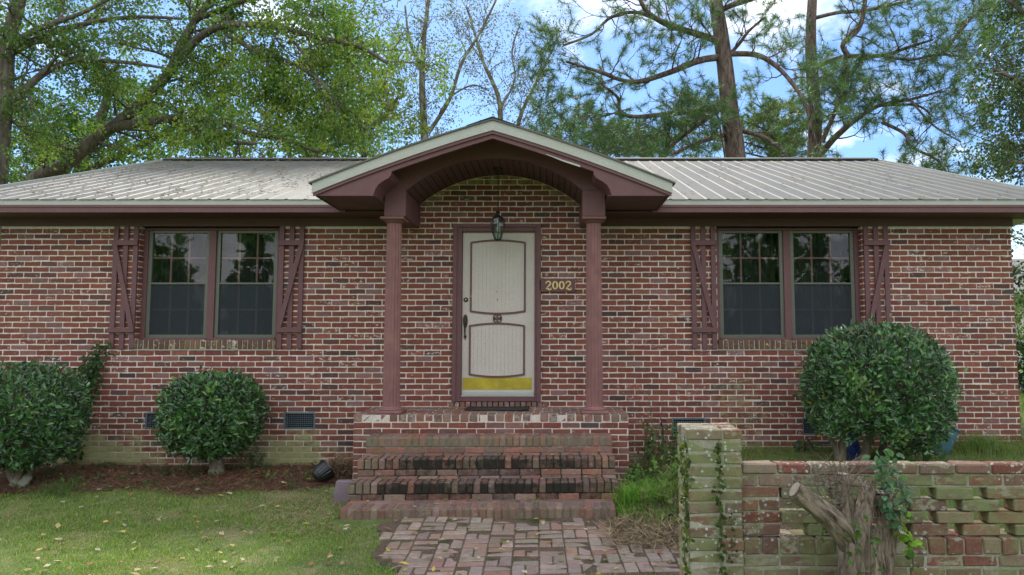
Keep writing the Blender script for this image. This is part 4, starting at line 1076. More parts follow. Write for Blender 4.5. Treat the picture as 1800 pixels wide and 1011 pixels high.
def vpath(pts, Y, n=5, wig=.012):
    W = [np.array(P(u, v, Y if not hasattr(Y, '__len__') else Y[i])) for i, (u, v) in enumerate(pts)]; out = []
    for a, b in zip(W[:-1], W[1:]):
        for i in range(n): out.append(a+(b-a)*i/n+np.array([U(-wig, wig), 0, U(-wig, wig)]))
    return out+[W[-1]]
GC = [(.05, .10, .02), (.07, .13, .03), (.09, .15, .03), (.04, .08, .025)]
vine('wall_creeper', 'dark creeper climbing the brick wall beside the leftmost shrub', 'vine', [vpath([(120, 830), (130, 760), (140, 700), (152, 655), (172, 630), (180, 610)], YW-.03), vpath([(118, 800), (125, 720), (150, 670), (165, 650)], YW-.04), vpath([(150, 700), (158, 670), (162, 650), (158, 648)], YW-.06)], 330, (.035, .065), [(.045, .11, .035), (.065, .14, .04), (.05, .09, .04)], spread=.07, seed=5)
vine('pier_ivy', 'long strand of ivy trailing down the middle of the pier face', 'ivy', [vpath([(1261, 768), (1263, 800), (1264, 840), (1263, 880), (1267, 920), (1266, 960), (1268, 1000), (1267, 1030)], 4.13)], 130, (.018, .036), [(.05, .09, .02), (.07, .12, .03), (.05, .07, .02)], spread=.010, seed=6, stemr=.003)
vine('pier_ivy', 'short thin ivy strand to the right on the pier face', 'ivy', [vpath([(1286, 900), (1289, 930), (1286, 970), (1284, 990)], 4.13)], 90, (.014, .026), [(.08, .12, .03), (.05, .08, .03)], spread=.008, seed=8, stemr=.003)
vine('corner_ivy', 'dense leafy ivy running up the left edge of the brick pier', 'ivy', [vpath([(1207, 1030), (1206, 980), (1208, 930), (1207, 880), (1209, 840), (1208, 800)], 4.16), vpath([(1208, 930), (1204, 850), (1198, 810), (1203, 770)], 4.2)], 140, (.018, .036), [(.05, .085, .02), (.08, .12, .03), (.12, .14, .04), (.05, .07, .03)], spread=.010, seed=9)
# ------------------------------------------------------------------ stump
RNG = np.random.default_rng(4)
SY = 3.95
stump = thing('tree_stump', (XW(1522, SY, 1000), SY, 0), 'hacked back grey stump with cut limbs in front of the garden wall', 'tree stump')
def limb(pts, rad, n=14, wig=.006):
    """gnarled limb with lobed section"""
    pts = [np.array(p, float) for p in pts]; mb = MB(); m = len(pts); rdg = [U(-.045, .045) for _ in range(n)]
    for i, p in enumerate(pts):
        t = unit(pts[min(i+1, m-1)]-pts[max(i-1, 0)]); a = unit(np.cross(t, (0, 1, .02))); b = np.cross(t, a)
        for k in range(n):
            th = 2*pi*k/n; r = rad[i]*(1+.08*sin(3*th+i*.25)+.06*sin(5*th-i*.2)+.06*abs(sin(8*th+.04*i+.3*sin(i*.3)))+rdg[k]+U(-.018, .018)); mb.v.append(tuple(p+r*(a*cos(th)+b*sin(th))))
    for i in range(m-1):
        for k in range(n): q = i*n+k; w = i*n+(k+1) % n; mb.f.append((q, w, w+n, q+n)); mb.c.append(mb.col); mb.s.append(mb.st)
    for st_ in (0, (m-1)*n): mb.f.append(tuple(range(st_, st_+n))); mb.c.append(mb.col); mb.s.append(mb.st)
    return mb
def lp(L, k=9):
    W = [np.array(P(*q)) for q in L]; out = []
    for i in range(len(W)-1):
        p0 = W[max(i-1, 0)]; p1 = W[i]; p2 = W[i+1]; p3 = W[min(i+2, len(W)-1)]
        for j in range(k):
            t = j/k; out.append(.5*((2*p1)+(-p0+p2)*t+(2*p0-5*p1+4*p2-p3)*t*t+(-p0+3*p1-3*p2+p3)*t**3))
    return out+[W[-1]]
def rads(L, n): return list(np.interp(np.linspace(0, len(L)-1, n), range(len(L)), L))
tr = lp([(1522, 1100, SY), (1520, 1010, SY), (1512, 960, SY), (1508, 920, SY)]); tm = limb(tr, rads([.10, .095, .09, .08], len(tr)), 56)
def addl(L, r, m=40):
    pts = lp(L); q = limb(pts, rads(r, len(pts)), m); off = len(tm.v); tm.v += q.v; tm.f += [tuple(i+off for i in f) for f in q.f]; tm.c += q.c; tm.s += q.s
addl([(1535, 1100, SY-.02), (1534, 1010, SY-.03), (1545, 950, SY), (1552, 900, SY), (1548, 868, SY)], [.07, .066, .056, .05, .047])
addl([(1505, 1090, SY), (1498, 1000, SY-.04), (1495, 940, SY-.03), (1485, 890, SY), (1480, 835, SY)], [.07, .066, .052, .045, .036])
addl([(1512, 1000, SY-.06), (1515, 930, SY-.06), (1522, 880, SY-.04), (1530, 845, SY)], [.055, .05, .04, .025])
lpts = lp([(1500, 960, SY-.02), (1470, 920, SY-.05), (1440, 895, SY-.08), (1398, 862, SY-.10)]); limb(lpts, rads([.07, .06, .052, .046], len(lpts)), 40).build('limb', M['slbark'], stump, smooth=True)
addl([(1545, 1080, SY), (1556, 985, SY), (1563, 920, SY+.03), (1560, 870, SY+.04)], [.06, .055, .045, .035])
tm.build('trunk', M['sbark'], stump, smooth=True)
for (u, v, Y, du, dv, r) in ((1397, 861, SY-.10, -1, -.6, .045), (1547.5, 866, SY, 0, -1, .048), (1480, 834, SY, 0, -1, .035)):
    mb = MB(); c0 = np.array(P(u, v, Y)); c1 = np.array(P(u+du, v+dv, Y)); c1 = c0+unit(c1-c0)*.006; mb.tube([c0, c1], [r, r*.93], 14); mb.build('cut_end', M['cutwood'], stump)
mb = MB()
for i in range(120):   # dead twigs
    a = np.array(P(U(1430, 1565), U(825, 920), SY-.03)); d = np.array([U(-1, 1), U(-.3, .2), U(-.25, 1)]); d = d/np.linalg.norm(d)*U(.06, .27); b = a+d*.5+np.array([0, 0, U(-.01, .03)]); e = a+d+np.array([U(-.04, .04), 0, U(-.03, .03)])
    mb.tube([a, b, e], [.0026, .002, .001], 4)
mb.build('twigs', M['bark'], stump)
SC = [(.10, .19, .12), (.08, .16, .09), (.13, .22, .14), (.06, .13, .06)]
vine('bluish_vine', 'bluish green creeper spilling over the top of the stump and garden wall', 'vine', [vpath([(1560, 870), (1556, 835), (1548, 812), (1530, 808)], SY-.03), vpath([(1558, 850), (1572, 880), (1580, 900), (1570, 920), (1552, 890)], SY-.06), vpath([(1565, 830), (1582, 850), (1592, 880)], SY-.05), vpath([(1540, 815), (1556, 808), (1580, 818)], SY-.02)], 130, (.035, .060), SC, spread=.028, seed=12, hang=.2, out=(0, -.6, .8))
vine('lime_vine', 'bright lime green creeper tip hanging low beside the stump', 'vine', [vpath([(1580, 905), (1582, 935), (1600, 950), (1612, 962)], SY-.05), vpath([(1578, 940), (1590, 945), (1605, 975)], SY-.04)], 90, (.03, .05), [(.17, .30, .03), (.20, .33, .05), (.12, .24, .03)], spread=.02, seed=13, hang=.3, out=(0, -.8, .5))
vine('stump_ivy', 'sparse small leaved ivy growing up the bark of the stump', 'ivy', [vpath([(1505, 1000), (1508, 960), (1500, 930), (1510, 905)], SY-.14), vpath([(1540, 1000), (1538, 960), (1535, 930)], SY-.13), vpath([(1600, 1010), (1605, 975), (1595, 955)], SY-.06), vpath([(1440, 940), (1455, 930)], SY-.02)], 34, (.024, .042), [(.06, .13, .03), (.08, .16, .04)], spread=.018, seed=14)
# ------------------------------------------------------------------ grass and ground litter
RNG = np.random.default_rng(77)
def scat(n, x0, x1, y0, y1, f):
    x = RNG.uniform(x0, x1, n); y = RNG.uniform(y0, y1, n); k = f(x, y); x, y = x[k], y[k]; return np.stack([x, y, gz(x, y)], 1)
def clump(x, y, s=1.0): return .5+.25*np.sin(x*3.1*s+1.3*np.sin(y*2.2*s))+.25*np.sin(y*4.3*s+1.7*np.sin(x*2.9*s+.5))
onlawn = lambda x, y: (y < bed_edge(x)+.05*np.sin(x*40)+.03) & ~in_path(x, y) & ~((x > -1.95) & (y > 6.1)) & ~(in_dirt(x, y) & (y > 4.97)) & (x < .0+9)
p = scat(230000, -8.5, 2.2, 4.2, 7.5, lambda x, y: onlawn(x, y) & (x < np.where(y > 5.0, -.8, 3)) & (x > -y*1.0-.6) & (RNG.random(len(x)) < .28+.9*clump(x, y)*np.where(y > 6.6, np.clip((7.5-y)/.9, .25, 1), 1)))
k = len(p); far = clump(p[:, 0], p[:, 1], 1.7)
col = pal(k, [(.17, .29, .065), (.22, .34, .07), (.125, .22, .05), (.32, .36, .12)], .25); dry = RNG.random(k) < .10+.30*(far < .32)+.25*np.clip((p[:, 1]-6.3), 0, 1)*np.exp(-((p[:, 0]+2.6)/.9)**2)*2
col[dry] = pal(dry.sum(), [(.38, .33, .17), (.42, .36, .21), (.28, .25, .12)])
p[:, 2] -= .004
tag(blades('lawn_grass', M['grass'], None, p, RNG.uniform(.016, .040, k)*(.7+.9*far), RNG.uniform(.0016, .0032, k), RNG.uniform(.2, 1.3, k), col, (0, 5, 0)), kind='stuff')
# tall grass at right behind the garden wall and along the wall
def tall(x, y): return (y < 8.47) & (x > .9) & ~((y < 5.9) & (x < 1.6)) & (RNG.random(len(x)) < .15+.85*clump(x, y, 1.3))
p = scat(26000, .85, 7.5, 4.6, 8.47, tall); k = len(p)
wild = np.where(p[:, 1] > 7.6, 1.0, .55)*np.where(p[:, 0] > 4.6, 1.25, 1.0)
col = pal(k, [(.11, .19, .045), (.15, .25, .05), (.09, .15, .04), (.19, .24, .08)], .2); dry = RNG.random(k) < .3; col[dry] = pal(dry.sum(), [(.24, .2, .11), (.18, .12, .08)])
tag(blades('rough_grass', M['grass'], None, p, RNG.uniform(.04, .17, k)*wild, RNG.uniform(.002, .004, k), RNG.uniform(.3, 1.1, k), col, (3, 7, 0)), kind='stuff')
# grass far side yard
p = scat(9000, 5.9, 16, 8.4, 30, lambda x, y: np.ones(len(x), bool)); k = len(p)
tag(blades('side_yard_grass', M['grass'], None, p, RNG.uniform(.06, .2, k), RNG.uniform(.008, .014, k), RNG.uniform(.3, 1, k), pal(k, [(.14, .22, .05), (.18, .25, .06)], .2), (8, 12, 0)), kind='stuff')
# pine straw on the bed
def strewn(name, n, x0, x1, y0, y1, f, L, W, cols, lift, seed, cat_label=None, tilt=.25):
    p = scat(n, x0, x1, y0, y1, f); k = len(p); a = RNG.uniform(0, 2*pi, k); d = np.stack([np.cos(a), np.sin(a), RNG.normal(0, tilt, k)], 1); p[:, 2] += RNG.uniform(lift[0], lift[1], k)
    Lk = RNG.uniform(L[0], L[1], k); Wk = RNG.uniform(W[0], W[1], k); nr = unit(np.array([0, 0, 1.])+rdir(k)*.4)
    return tag(leaf_mesh(name, M['dry'], None, p, d, nr, Lk, Wk, pal(k, cols, .25), .2, False, ((x0+x1)/2, (y0+y1)/2, 0)), kind='stuff')
strewn('pine_straw', 30000, -8, -1.98, 7.1, 8.48, lambda x, y: (y > bed_edge(x)-.1) & (RNG.random(len(x)) < .4+.6*clump(x, y)), (.05, .13), (.0018, .004), [(.17, .075, .05), (.23, .11, .07), (.10, .05, .04), (.26, .17, .11)], (.004, .045), 1)
strewn('dead_grass', 9000, .3, 1.75, 5.5, 7.6, lambda x, y: (x > .62+.0*y) & (RNG.random(len(x)) < .4+.6*clump(x, y)) | ((x > .45) & (y < 6.2)), (.06, .18), (.0018, .004), [(.32, .25, .15), (.24, .17, .10), (.38, .30, .19), (.18, .12, .08)], (.004, .07), 2, tilt=.4)
strewn('thatch', 5000, -3.2, -1.6, 5.9, 7.4, lambda x, y: onlawn(x, y) & (RNG.random(len(x)) < np.exp(-((x+2.1)/.6)**2)), (.04, .11), (.0016, .003), [(.34, .28, .17), (.27, .22, .12)], (.004, .03), 3, tilt=.3)
lit = strewn('fallen_leaves', 950, -7.5, 2.4, 4.6, 8.0, lambda x, y: (RNG.random(len(x)) < .8) & ~((x > -2.0) & (x < .66) & (y > 6.3)) & ~((x > -2.3) & (x < .95) & (y > 7.5)), (.04, .085), (.012, .026), [(.36, .30, .14), (.42, .36, .20), (.22, .15, .08), (.46, .36, .08), (.40, .38, .28), (.22, .24, .10), (.18, .20, .06), (.30, .16, .07), (.38, .34, .22)], (.014, .035), 4, tilt=.2)
strewn('fallen_twigs', 120, -7.5, 2.4, 4.7, 7.8, lambda x, y: ~((x > -2.0) & (x < .66) & (y > 6.3)), (.06, .2), (.002, .004), [(.12, .09, .06)], (.012, .03), 4)
# small seedlings in the mulch and in the joints of the steps
def sprigs(name, pts, n, L, cols, origin, mat='leaf', rise=.05):
    c = np.repeat(np.array(pts), n, 0); k = len(c); a = RNG.uniform(0, 2*pi, k); d = np.stack([np.cos(a), np.sin(a), RNG.uniform(.1, 1.0, k)], 1); c = c+unit(d)*RNG.uniform(0, rise, (k, 1))
    Lk = RNG.uniform(L[0], L[1], k); return tag(leaf_mesh(name, M[mat], None, c, d, unit(np.array([0, 0, 1.])+rdir(k)*.4), Lk, Lk*.33, pal(k, cols, .2), .2, False, origin), kind='stuff')
pp = scat(300, -7.5, -2.0, 7.2, 8.45, lambda x, y: y > bed_edge(x)); sprigs('bed_weeds', pp, 9, (.02, .06), [(.08, .16, .04), (.11, .19, .05), (.06, .12, .05)], (-4, 7.8, 0), rise=.07)
pp = []
for (a, b, y, zt, *_r) in steps:
    for i in range(6):
        x = U(a+.1, b-.1); pp.append((x, y+.27+SK*(x-a)+U(-.03, .03), zt-.002))
pp += [P(927, 753, 7.6), P(745, 796, 7.2)]
sprigs('step_weeds', [q for q in pp if q[1] < 7.6], 8, (.012, .035), [(.16, .28, .04), (.10, .2, .04), (.14, .2, .05)], (-.7, 7, .4), rise=.02)
q = []
for (a, b, y, zt, *_r) in steps:
    for i in range(9): x = U(a+.05, b-.05); q.append((x, y+U(.05, .25)+SK*(x-a), zt+.006))
q = np.array(q); k = len(q); a_ = RNG.uniform(0, 2*pi, k); tag(leaf_mesh('step_leaves', M['dry'], None, q, np.stack([np.cos(a_), np.sin(a_), RNG.uniform(-.1, .2, k)], 1), unit(np.array([0, 0, 1.])+rdir(k)*.3), RNG.uniform(.03, .07, k), RNG.uniform(.008, .02, k), pal(k, [(.36, .28, .12), (.25, .22, .06), (.2, .12, .07)], .2), .2, False, (-.7, 7, .4)), kind='stuff')
# bright grass clumps at the right end of the steps
def tuft(label, x, y, n, h, r, cols, seed):
    global RNG
    RNG = np.random.default_rng(seed); p = np.stack([x+RNG.normal(0, r, n), y+RNG.normal(0, r, n), np.zeros(n)], 1); p[:, 2] = gz(p[:, 0], p[:, 1])-.01
    o = blades('grass_clump', M['grass'], None, p, RNG.uniform(.35, 1, n)*h, RNG.uniform(.002, .0045, n), RNG.uniform(.4, 1.4, n), pal(n, cols, .2), (x, y, float(gz(x, y)))); return tag(o, label, 'grass clump', 'grass clumps beside the steps')
BG = [(.17, .33, .05), (.22, .40, .07), (.13, .27, .04)]
tuft('bright green arching grass clump at the right end of the lower steps', XW(1112, 6.75, 870), 6.75, 640, .38, .09, BG, 31)
tuft('smaller green grass clump beside the right end of the second lowest step', XW(1096, 6.5, 885), 6.5, 200, .17, .05, BG, 32)
tuft('dull green grass clump against the porch wall below the tall dry weed', XW(1130, 7.7, 790), 7.75, 420, .42, .10, [(.08, .13, .04), (.10, .12, .05), (.14, .11, .06)], 33)
tuft('tall light grass clump at the foot of the wall right of the large shrub', XW(1725, 8.1, 790), 8.1, 420, .34, .13, [(.12, .22, .05), (.16, .24, .08)], 34)
tuft('wispy grass clump at the lower left between shrub trunk and lawn', XW(100, 7.3, 850), 7.35, 260, .20, .12, [(.09, .17, .05), (.12, .19, .06)], 35)
def weed(name, label, x, y, h, ns, nl, cols, seed, r=.12, Ls=(.03, .06), lean=.25):
    global RNG
    RNG = np.random.default_rng(seed); random.seed(seed); z = float(gz(x, y)); st = []
    for i in range(ns):
        bx, by = x+U(-r, r), y+U(-r, r)*.6; L = h*U(.55, 1); dx, dy = U(-lean, lean), U(-lean, .05); st.append([np.array([bx+dx*L*(t**1.6), by+dy*L*(t**1.6), z-.02+L*t]) for t in [i/7 for i in range(8)]])
    return vine(name, label, 'weed', st, nl, Ls, cols, seed=seed, spread=.025, hang=-.4, out=(0, -.3, .8), stemr=.004)
weed('bushy_weed', 'bushy green weed growing against the wall in front of the vent', XW(1172, 7.9, 790), 8.0, .52, 26, 60, [(.10, .19, .06), (.13, .22, .07), (.09, .15, .05)], 41, .26)
weed('bushy_weed', 'low leafy weed between the grass clump and the pier', XW(1178, 7.2, 840), 7.2, .30, 18, 60, [(.13, .24, .06), (.18, .29, .07)], 42, .22)
weed('bushy_weed', 'leafy weed crowding the left side of the brick pier', XW(1196, 6.4, 830), 6.3, .62, 14, 50, [(.15, .24, .05), (.20, .26, .07), (.12, .18, .05)], 43, .12)
weed('leafy_weed', 'broad leaved weed under the right side of the largest shrub', XW(1600, 7.5, 800), 7.5, .34, 14, 36, [(.05, .11, .04), (.08, .15, .05)], 44, .22, (.05, .10))
weed('leafy_weed', 'small bluish weed at the wall below the rightmost vent', XW(1420, 8.2, 800), 8.25, .18, 12, 60, [(.05, .12, .07), (.06, .11, .05)], 45, .12)
weed('tall_weed', 'tall dry flowering weed standing against the wall right of the porch', XW(1152, 8.2, 800), 8.2, .98, 3, 26, [(.22, .24, .09), (.20, .13, .08), (.16, .12, .08)], 46, .03, (.02, .045), .10)
weed('fern_weed', 'feathery fern like weed against the wall right of the middle shrub', XW(445, 8.2, 820), 8.25, .30, 14, 80, [(.05, .12, .05), (.07, .14, .06)], 47, .13, (.015, .035), .5)
tuft('spiky green grass clump halfway between the steps and the garden pier', XW(1150, 6.9, 850), 6.9, 420, .30, .13, BG, 36)
tuft('short green grass clump on the bank just behind the brick path', XW(1165, 6.2, 900), 6.3, 300, .18, .12, [(.14, .25, .05), (.2, .3, .08)], 37)
weed('bushy_weed', 'mid green weed beside the corner of the porch wall', XW(1125, 7.3, 820), 7.3, .36, 18, 55, [(.11, .21, .05), (.14, .25, .07)], 48, .16)
weed('bushy_weed', 'yellowish weed on the bank left of the garden pier', XW(1160, 6.6, 870), 6.6, .30, 16, 50, [(.18, .27, .06), (.22, .28, .09), (.13, .2, .05)], 49, .18)
mb = MB(); h0 = np.array(P(1165, 752, 8.3)); g0 = np.array([h0[0], 8.3, float(gz(h0[0], 8.3))-.05])
mb.tube([g0, h0, h0+np.array([-.02, 0, .05]), h0+np.array([-.01, 0, .085]), h0+np.array([.02, 0, .09]), h0+np.array([.035, 0, .07])], [.010, .010, .011, .011, .010, .008], 8)
tag(mb.build('garden_hook', M['iron'], None, tuple(g0)), 'black curved metal hook poking out of the weeds near the vent', 'hook')
# dead nest of straw beside the pot
random.seed(3); RNG = np.random.default_rng(90)
nx, ny = XW(596, 7.8, 820), 7.85; k = 2600; dd = rdir(k)*RNG.uniform(.2, 1, (k, 1)); p = np.array([nx, ny, float(gz(nx, ny))+.09])+dd*np.array([.20, .14, .14]); p[:, 2] = np.maximum(p[:, 2], gz(p[:, 0], p[:, 1]))
o = leaf_mesh('straw_heap', M['dry'], None, p, rdir(k)*np.array([1, 1, .5]), rdir(k), RNG.uniform(.05, .14, k), RNG.uniform(.0016, .0032, k), pal(k, [(.20, .12, .07), (.28, .2, .12), (.14, .09, .06)], .25), .2, False, (nx, ny, float(gz(nx, ny))))
tag(o, 'heap of brown dead straw between the tipped pot and the porch', 'straw heap')
# leaves littering the roof
RNG = np.random.default_rng(55); k = 2600; x = RNG.uniform(RXL+.1, RXR-.1, k); y = RNG.uniform(YE, YR, k)
dens = np.where(x < -1.5, .9*(.35+.65*clump(x*2, y*3)), .16); q = RNG.random(k) < dens; x, y = x[q], y[q]; cl = RNG.integers(0, 3, len(x)); X = [x]; Y = [y]
for _ in range(2): X.append(x+RNG.normal(0, .05, len(x))); Y.append(y+RNG.normal(0, .07, len(x)))
x = np.concatenate(X); y = np.clip(np.concatenate(Y), YE, YR-.1); k = len(x); p = np.stack([x, y, ZE+(y-YE)*SL+RNG.uniform(.012, .034, k)], 1); a_ = RNG.uniform(0, 2*pi, k)
d = np.stack([np.cos(a_), np.sin(a_), SL*np.sin(a_)+RNG.normal(0, .15, k)], 1)
tag(leaf_mesh('roof_leaves', M['dry'], None, p, d, unit(np.array([0, -SL, 1.])+rdir(k)*.3), RNG.uniform(.025, .065, k), RNG.uniform(.008, .02, k), pal(k, [(.16, .12, .06), (.10, .08, .05), (.24, .19, .09), (.12, .12, .04)], .25), .3, False, (-1, 10, 3.5)), kind='stuff')
# ------------------------------------------------------------------ trees
def spline(pts, k=5):
    W = [np.array(p, float) for p in pts]; out = []
    for i in range(len(W)-1):
        p0 = W[max(i-1, 0)]; p1 = W[i]; p2 = W[i+1]; p3 = W[min(i+2, len(W)-1)]
        for j in range(k): t = j/k; out.append(.5*((2*p1)+(-p0+p2)*t+(2*p0-5*p1+4*p2-p3)*t*t+(-p0+3*p1-3*p2+p3)*t**3))
    return out+[W[-1]]
def px_limb(L, Y, Y1=None):
    n = len(L); Y1 = Y if Y1 is None else Y1; return spline([P(u, v, Y+(Y1-Y)*i/max(1, n-1)) for i, (u, v) in enumerate(L)])
def grow(mb, tips, s, d, L, r, lev, droop=0.0, wig=.35, nch=(3, 5), n=6):
    """wandering branch with children; tips get (pos, dir)"""
    p = np.array(s, float); d = unit(np.array(d, float)); pts = [p]; seg = L/n
    for i in range(n): d = unit(d+np.array([U(-wig, wig), U(-wig, wig), U(-wig, wig)+droop])); p = p+d*seg; pts.append(p)
    mb.tube(pts, [r*(1-.75*i/n) for i in range(n+1)], 4 if r < .03 else 6, False)
    if lev == 0:
        tips += [(pts[-1], d), (pts[-2], d), (pts[-3], d)]; return
    for _ in range(random.randint(*nch)):
        i = random.randint(max(1, n//3), n); dd = unit(unit(pts[i]-pts[i-1])+np.array([U(-1, 1), U(-1, 1), U(-.6, .8)])*.9)
        grow(mb, tips, pts[i], dd, L*U(.4, .65), r*(1-.75*i/n)*.6+.004, lev-1, droop, wig, nch, n)
    tips += [(pts[-1], d)]
def limbs_to_tips(mb, tips, limbs, step, L, r, lev, droop, t0=.12, up=.1, spread=1.0, nch=(3, 5), wig=.3):
    for pts, rad in limbs:
        m = len(pts); mb.tube(pts, rads(rad, m), 9 if max(rad) > .12 else 7)
        ln = sum(np.linalg.norm(pts[i+1]-pts[i]) for i in range(m-1)); k = max(2, int(ln/step))
        for j in range(k):
            f = t0+(1-t0)*(j+random.random()*.8)/k; x = f*(m-1); i = min(int(x), m-2); p = pts[i]+(pts[i+1]-pts[i])*(x-i); t = unit(pts[i+1]-pts[i])
            d = unit(t*.5+np.array([U(-1, 1), U(-1, 1)*.9, U(-1, 1)+up])*spread); rr = np.interp(x, np.linspace(0, m-1, len(rad)), rad)
            grow(mb, tips, p, d, L*U(.6, 1.2), min(rr*.45, r), lev, droop, wig, nch)
def sprays(tips, n, L, W, cols, rad=.35, droop=.35, var=.2):
    """leaf sprays round branch tips"""
    T = np.array([t[0] for t in tips]); D = np.array([t[1] for t in tips]); k = len(T)
    # a spray = short twig direction with leaves along it
    sd = unit(D*.7+rdir(k)*.8+np.array([0, 0, -droop])); base = np.repeat(T, n, 0); t = RNG.uniform(-.2, 1, k*n)[:, None]
    p = base+np.repeat(sd, n, 0)*t*rad+RNG.normal(0, rad*.16, (k*n, 3)); d = unit(np.repeat(sd, n, 0)*.5+rdir(k*n)*.7+np.array([0, 0, -droop])); nr = unit(rdir(k*n)*.8+np.array([0, 0, .8]))
    Lk = RNG.uniform(L[0], L[1], k*n); Wk = Lk*RNG.uniform(W[0], W[1], k*n); c = np.repeat(pal(k, cols, .12), n, 0)*(1+RNG.uniform(-var, var, (k*n, 1)))
    return p, d, nr, Lk, Wk, c
def needles(tips, n, L, w, cols):
    T = np.array([t[0] for t in tips]); D = np.array([t[1] for t in tips]); k = len(T); b = np.repeat(T-unit(D)*.04, n, 0)+np.repeat(unit(D), n, 0)*RNG.uniform(0, .10, (k*n, 1))
    d = unit(np.repeat(unit(D), n, 0)*.45+rdir(k*n)*.9+np.array([0, 0, -.04])); s = unit(np.cross(d, rdir(k*n)))*w; Lk = RNG.uniform(L[0], L[1], (k*n, 1))
    V = np.stack([b-s, b+s, b+d*Lk], 1).reshape(-1, 3); q = np.arange(k*n)[:, None]*3; c = np.repeat(pal(k, cols, .15), n, 0)*(1+RNG.uniform(-.15, .15, (k*n, 1)))
    return V, q+[0, 1, 2], c
def broad(label, name, base, limbs, step, L, r, lev, nleaf, Lf, cols, seed, droop=-.05, bark='bark', extra=None, rad=.4, up=.1, nch=(3, 5), W=(.28, .4), ldroop=.35, group='trees behind the house', dens=.50):
    global RNG
    random.seed(seed); RNG = np.random.default_rng(seed); root = thing(name, base, label, 'tree', group)
    mb = MB(); tips = []; limbs_to_tips(mb, tips, limbs, step, L, r, lev, droop, up=up, nch=nch)
    if extra:   # crown masses the photo shows away from the big limbs: [(u,v,ru,rv,Y,dY,count)]
        for (u, v, ru, rv, Y, dY, n) in extra:
            for _ in range(int(n*dens)):
                a, q = U(0, 2*pi), math.sqrt(random.random()); t = np.array(P(u+ru*q*cos(a), v+rv*q*sin(a), Y+.7+U(-dY, dY))); d = unit(np.array([U(-1, 1), U(-1, 1), U(-.7, .5)])); tips.append((t, d))
                if random.random() < .5: mb.tube([t-d*U(.3, .7)+np.array([0, 0, U(-.15, .1)]), t-d*.12, t], [.010, .007, .003], 3, False)
    mb.build('trunk', M[bark], root, smooth=True); V = sprays(tips, nleaf, Lf, W, cols, rad, ldroop)
    leaf_mesh('crown', M['leaf'], root, *V[:5], V[5], .25); print('TREE', name, len(tips)); return root
LG = [(.095, .18, .035), (.13, .225, .04), (.17, .26, .045), (.06, .125, .03), (.23, .30, .055)]
Y = 15
base = P(60, 330, Y)
sp = lambda L, r, Ya=Y, Yb=None: (px_limb(L, Ya, Yb), r)
broad('large spreading hardwood leaning right over the left end of the roof', 'hardwood_tree', (base[0]-.4, Y, 0), [
    sp([(20, 620), (30, 400), (62, 318), (115, 290), (165, 247), (215, 210), (265, 165), (300, 122), (315, 85), (340, 40), (372, -5), (400, -70)], [.24, .19, .165, .14, .135, .125, .115, .10, .085, .075, .07, .055], 15),
    sp([(195, 225), (260, 214), (320, 208), (380, 214), (440, 235), (500, 245), (560, 268)], [.12, .09, .07, .06, .05, .03], 15, 14),
    sp([(300, 215), (350, 235), (400, 250), (450, 252)], [.06, .05, .03], 15, 13.4),
    sp([(300, 122), (350, 66), (395, 45), (450, 44), (500, 50), (550, 64), (630, 82), (680, 110)], [.10, .08, .07, .06, .05, .035], 15, 14),
    sp([(400, 62), (450, 90), (500, 105), (560, 140), (600, 190)], [.05, .04, .03], 14.6, 13.6), sp([(495, 52), (530, 90), (560, 150), (580, 200)], [.035, .03, .02], 14.3, 13.6),
    sp([(340, 35), (420, 5), (500, -30), (600, -50)], [.07, .05, .04], 15, 14)],
    .30, 1.0, .035, 1, 21, (.05, .095), LG, 101, droop=-.04, extra=[(560, 110, 150, 110, 14.2, 1.2, 560), (430, 160, 130, 90, 15, 1.4, 330), (600, 230, 110, 45, 14.5, 1, 220), (430, 255, 150, 25, 15.5, .8, 140), (330, 90, 130, 85, 15.5, 1.4, 230), (620, 60, 90, 80, 14.5, 1.2, 230), (480, -40, 250, 50, 14.5, 2, 300)])
base = P(5, 300, 13.5)
broad('hardwood with several grey limbs rising at the left edge behind the roof', 'hardwood_tree', (base[0], 13.5, 0), [
    sp([(-30, 650), (-15, 420), (2, 225), (10, 175), (14, 80), (34, 0), (50, -80)], [.22, .2, .17, .14, .13, .12, .10], 13.5),
    sp([(12, 180), (35, 165), (75, 130), (120, 110), (175, 107), (240, 112), (300, 122)], [.09, .08, .06, .05, .04, .025], 13.5, 14),
    sp([(12, 95), (35, 84), (90, 58), (130, 47), (185, 35), (250, 30), (320, 33)], [.09, .08, .07, .05, .04, .03], 13.5, 14.2),
    sp([(25, 75), (70, 50), (150, 20), (220, -20)], [.07, .06, .04, .03], 13.5), sp([(75, 130), (100, 100), (130, 92)], [.035, .03, .02], 13.6)],
    .34, .85, .03, 1, 18, (.05, .085), [(.08, .15, .035), (.10, .18, .04), (.07, .13, .035), (.13, .20, .05)], 102, extra=[(60, 40, 120, 60, 14, 1.4, 190), (15, 160, 40, 110, 13.6, .8, 150), (160, 30, 140, 45, 14.5, 1.2, 170), (200, -50, 220, 50, 14, 1.5, 160)])
base = P(160, 330, 17.5)
broad('dark leafy tree mass low behind the left slope of the roof', 'hardwood_tree', (base[0], 17.5, 0), [sp([(130, 620), (120, 400), (140, 300), (180, 200), (200, 120)], [.2, .18, .15, .12, .07], 18), sp([(130, 330), (60, 250), (30, 180)], [.12, .1, .06], 18), sp([(150, 300), (260, 250), (340, 200)], [.1, .08, .05], 18, 17)],
    .45, 1.0, .03, 1, 20, (.065, .11), [(.05, .11, .025), (.06, .13, .028), (.075, .145, .03), (.04, .09, .025)], 103, extra=[(60, 250, 110, 90, 17.5, 1.5, 420), (200, 230, 130, 75, 18, 1.5, 420), (330, 200, 110, 80, 18.5, 1.2, 240), (100, 180, 90, 40, 18, 1, 110)])
base = P(520, 300, 20)
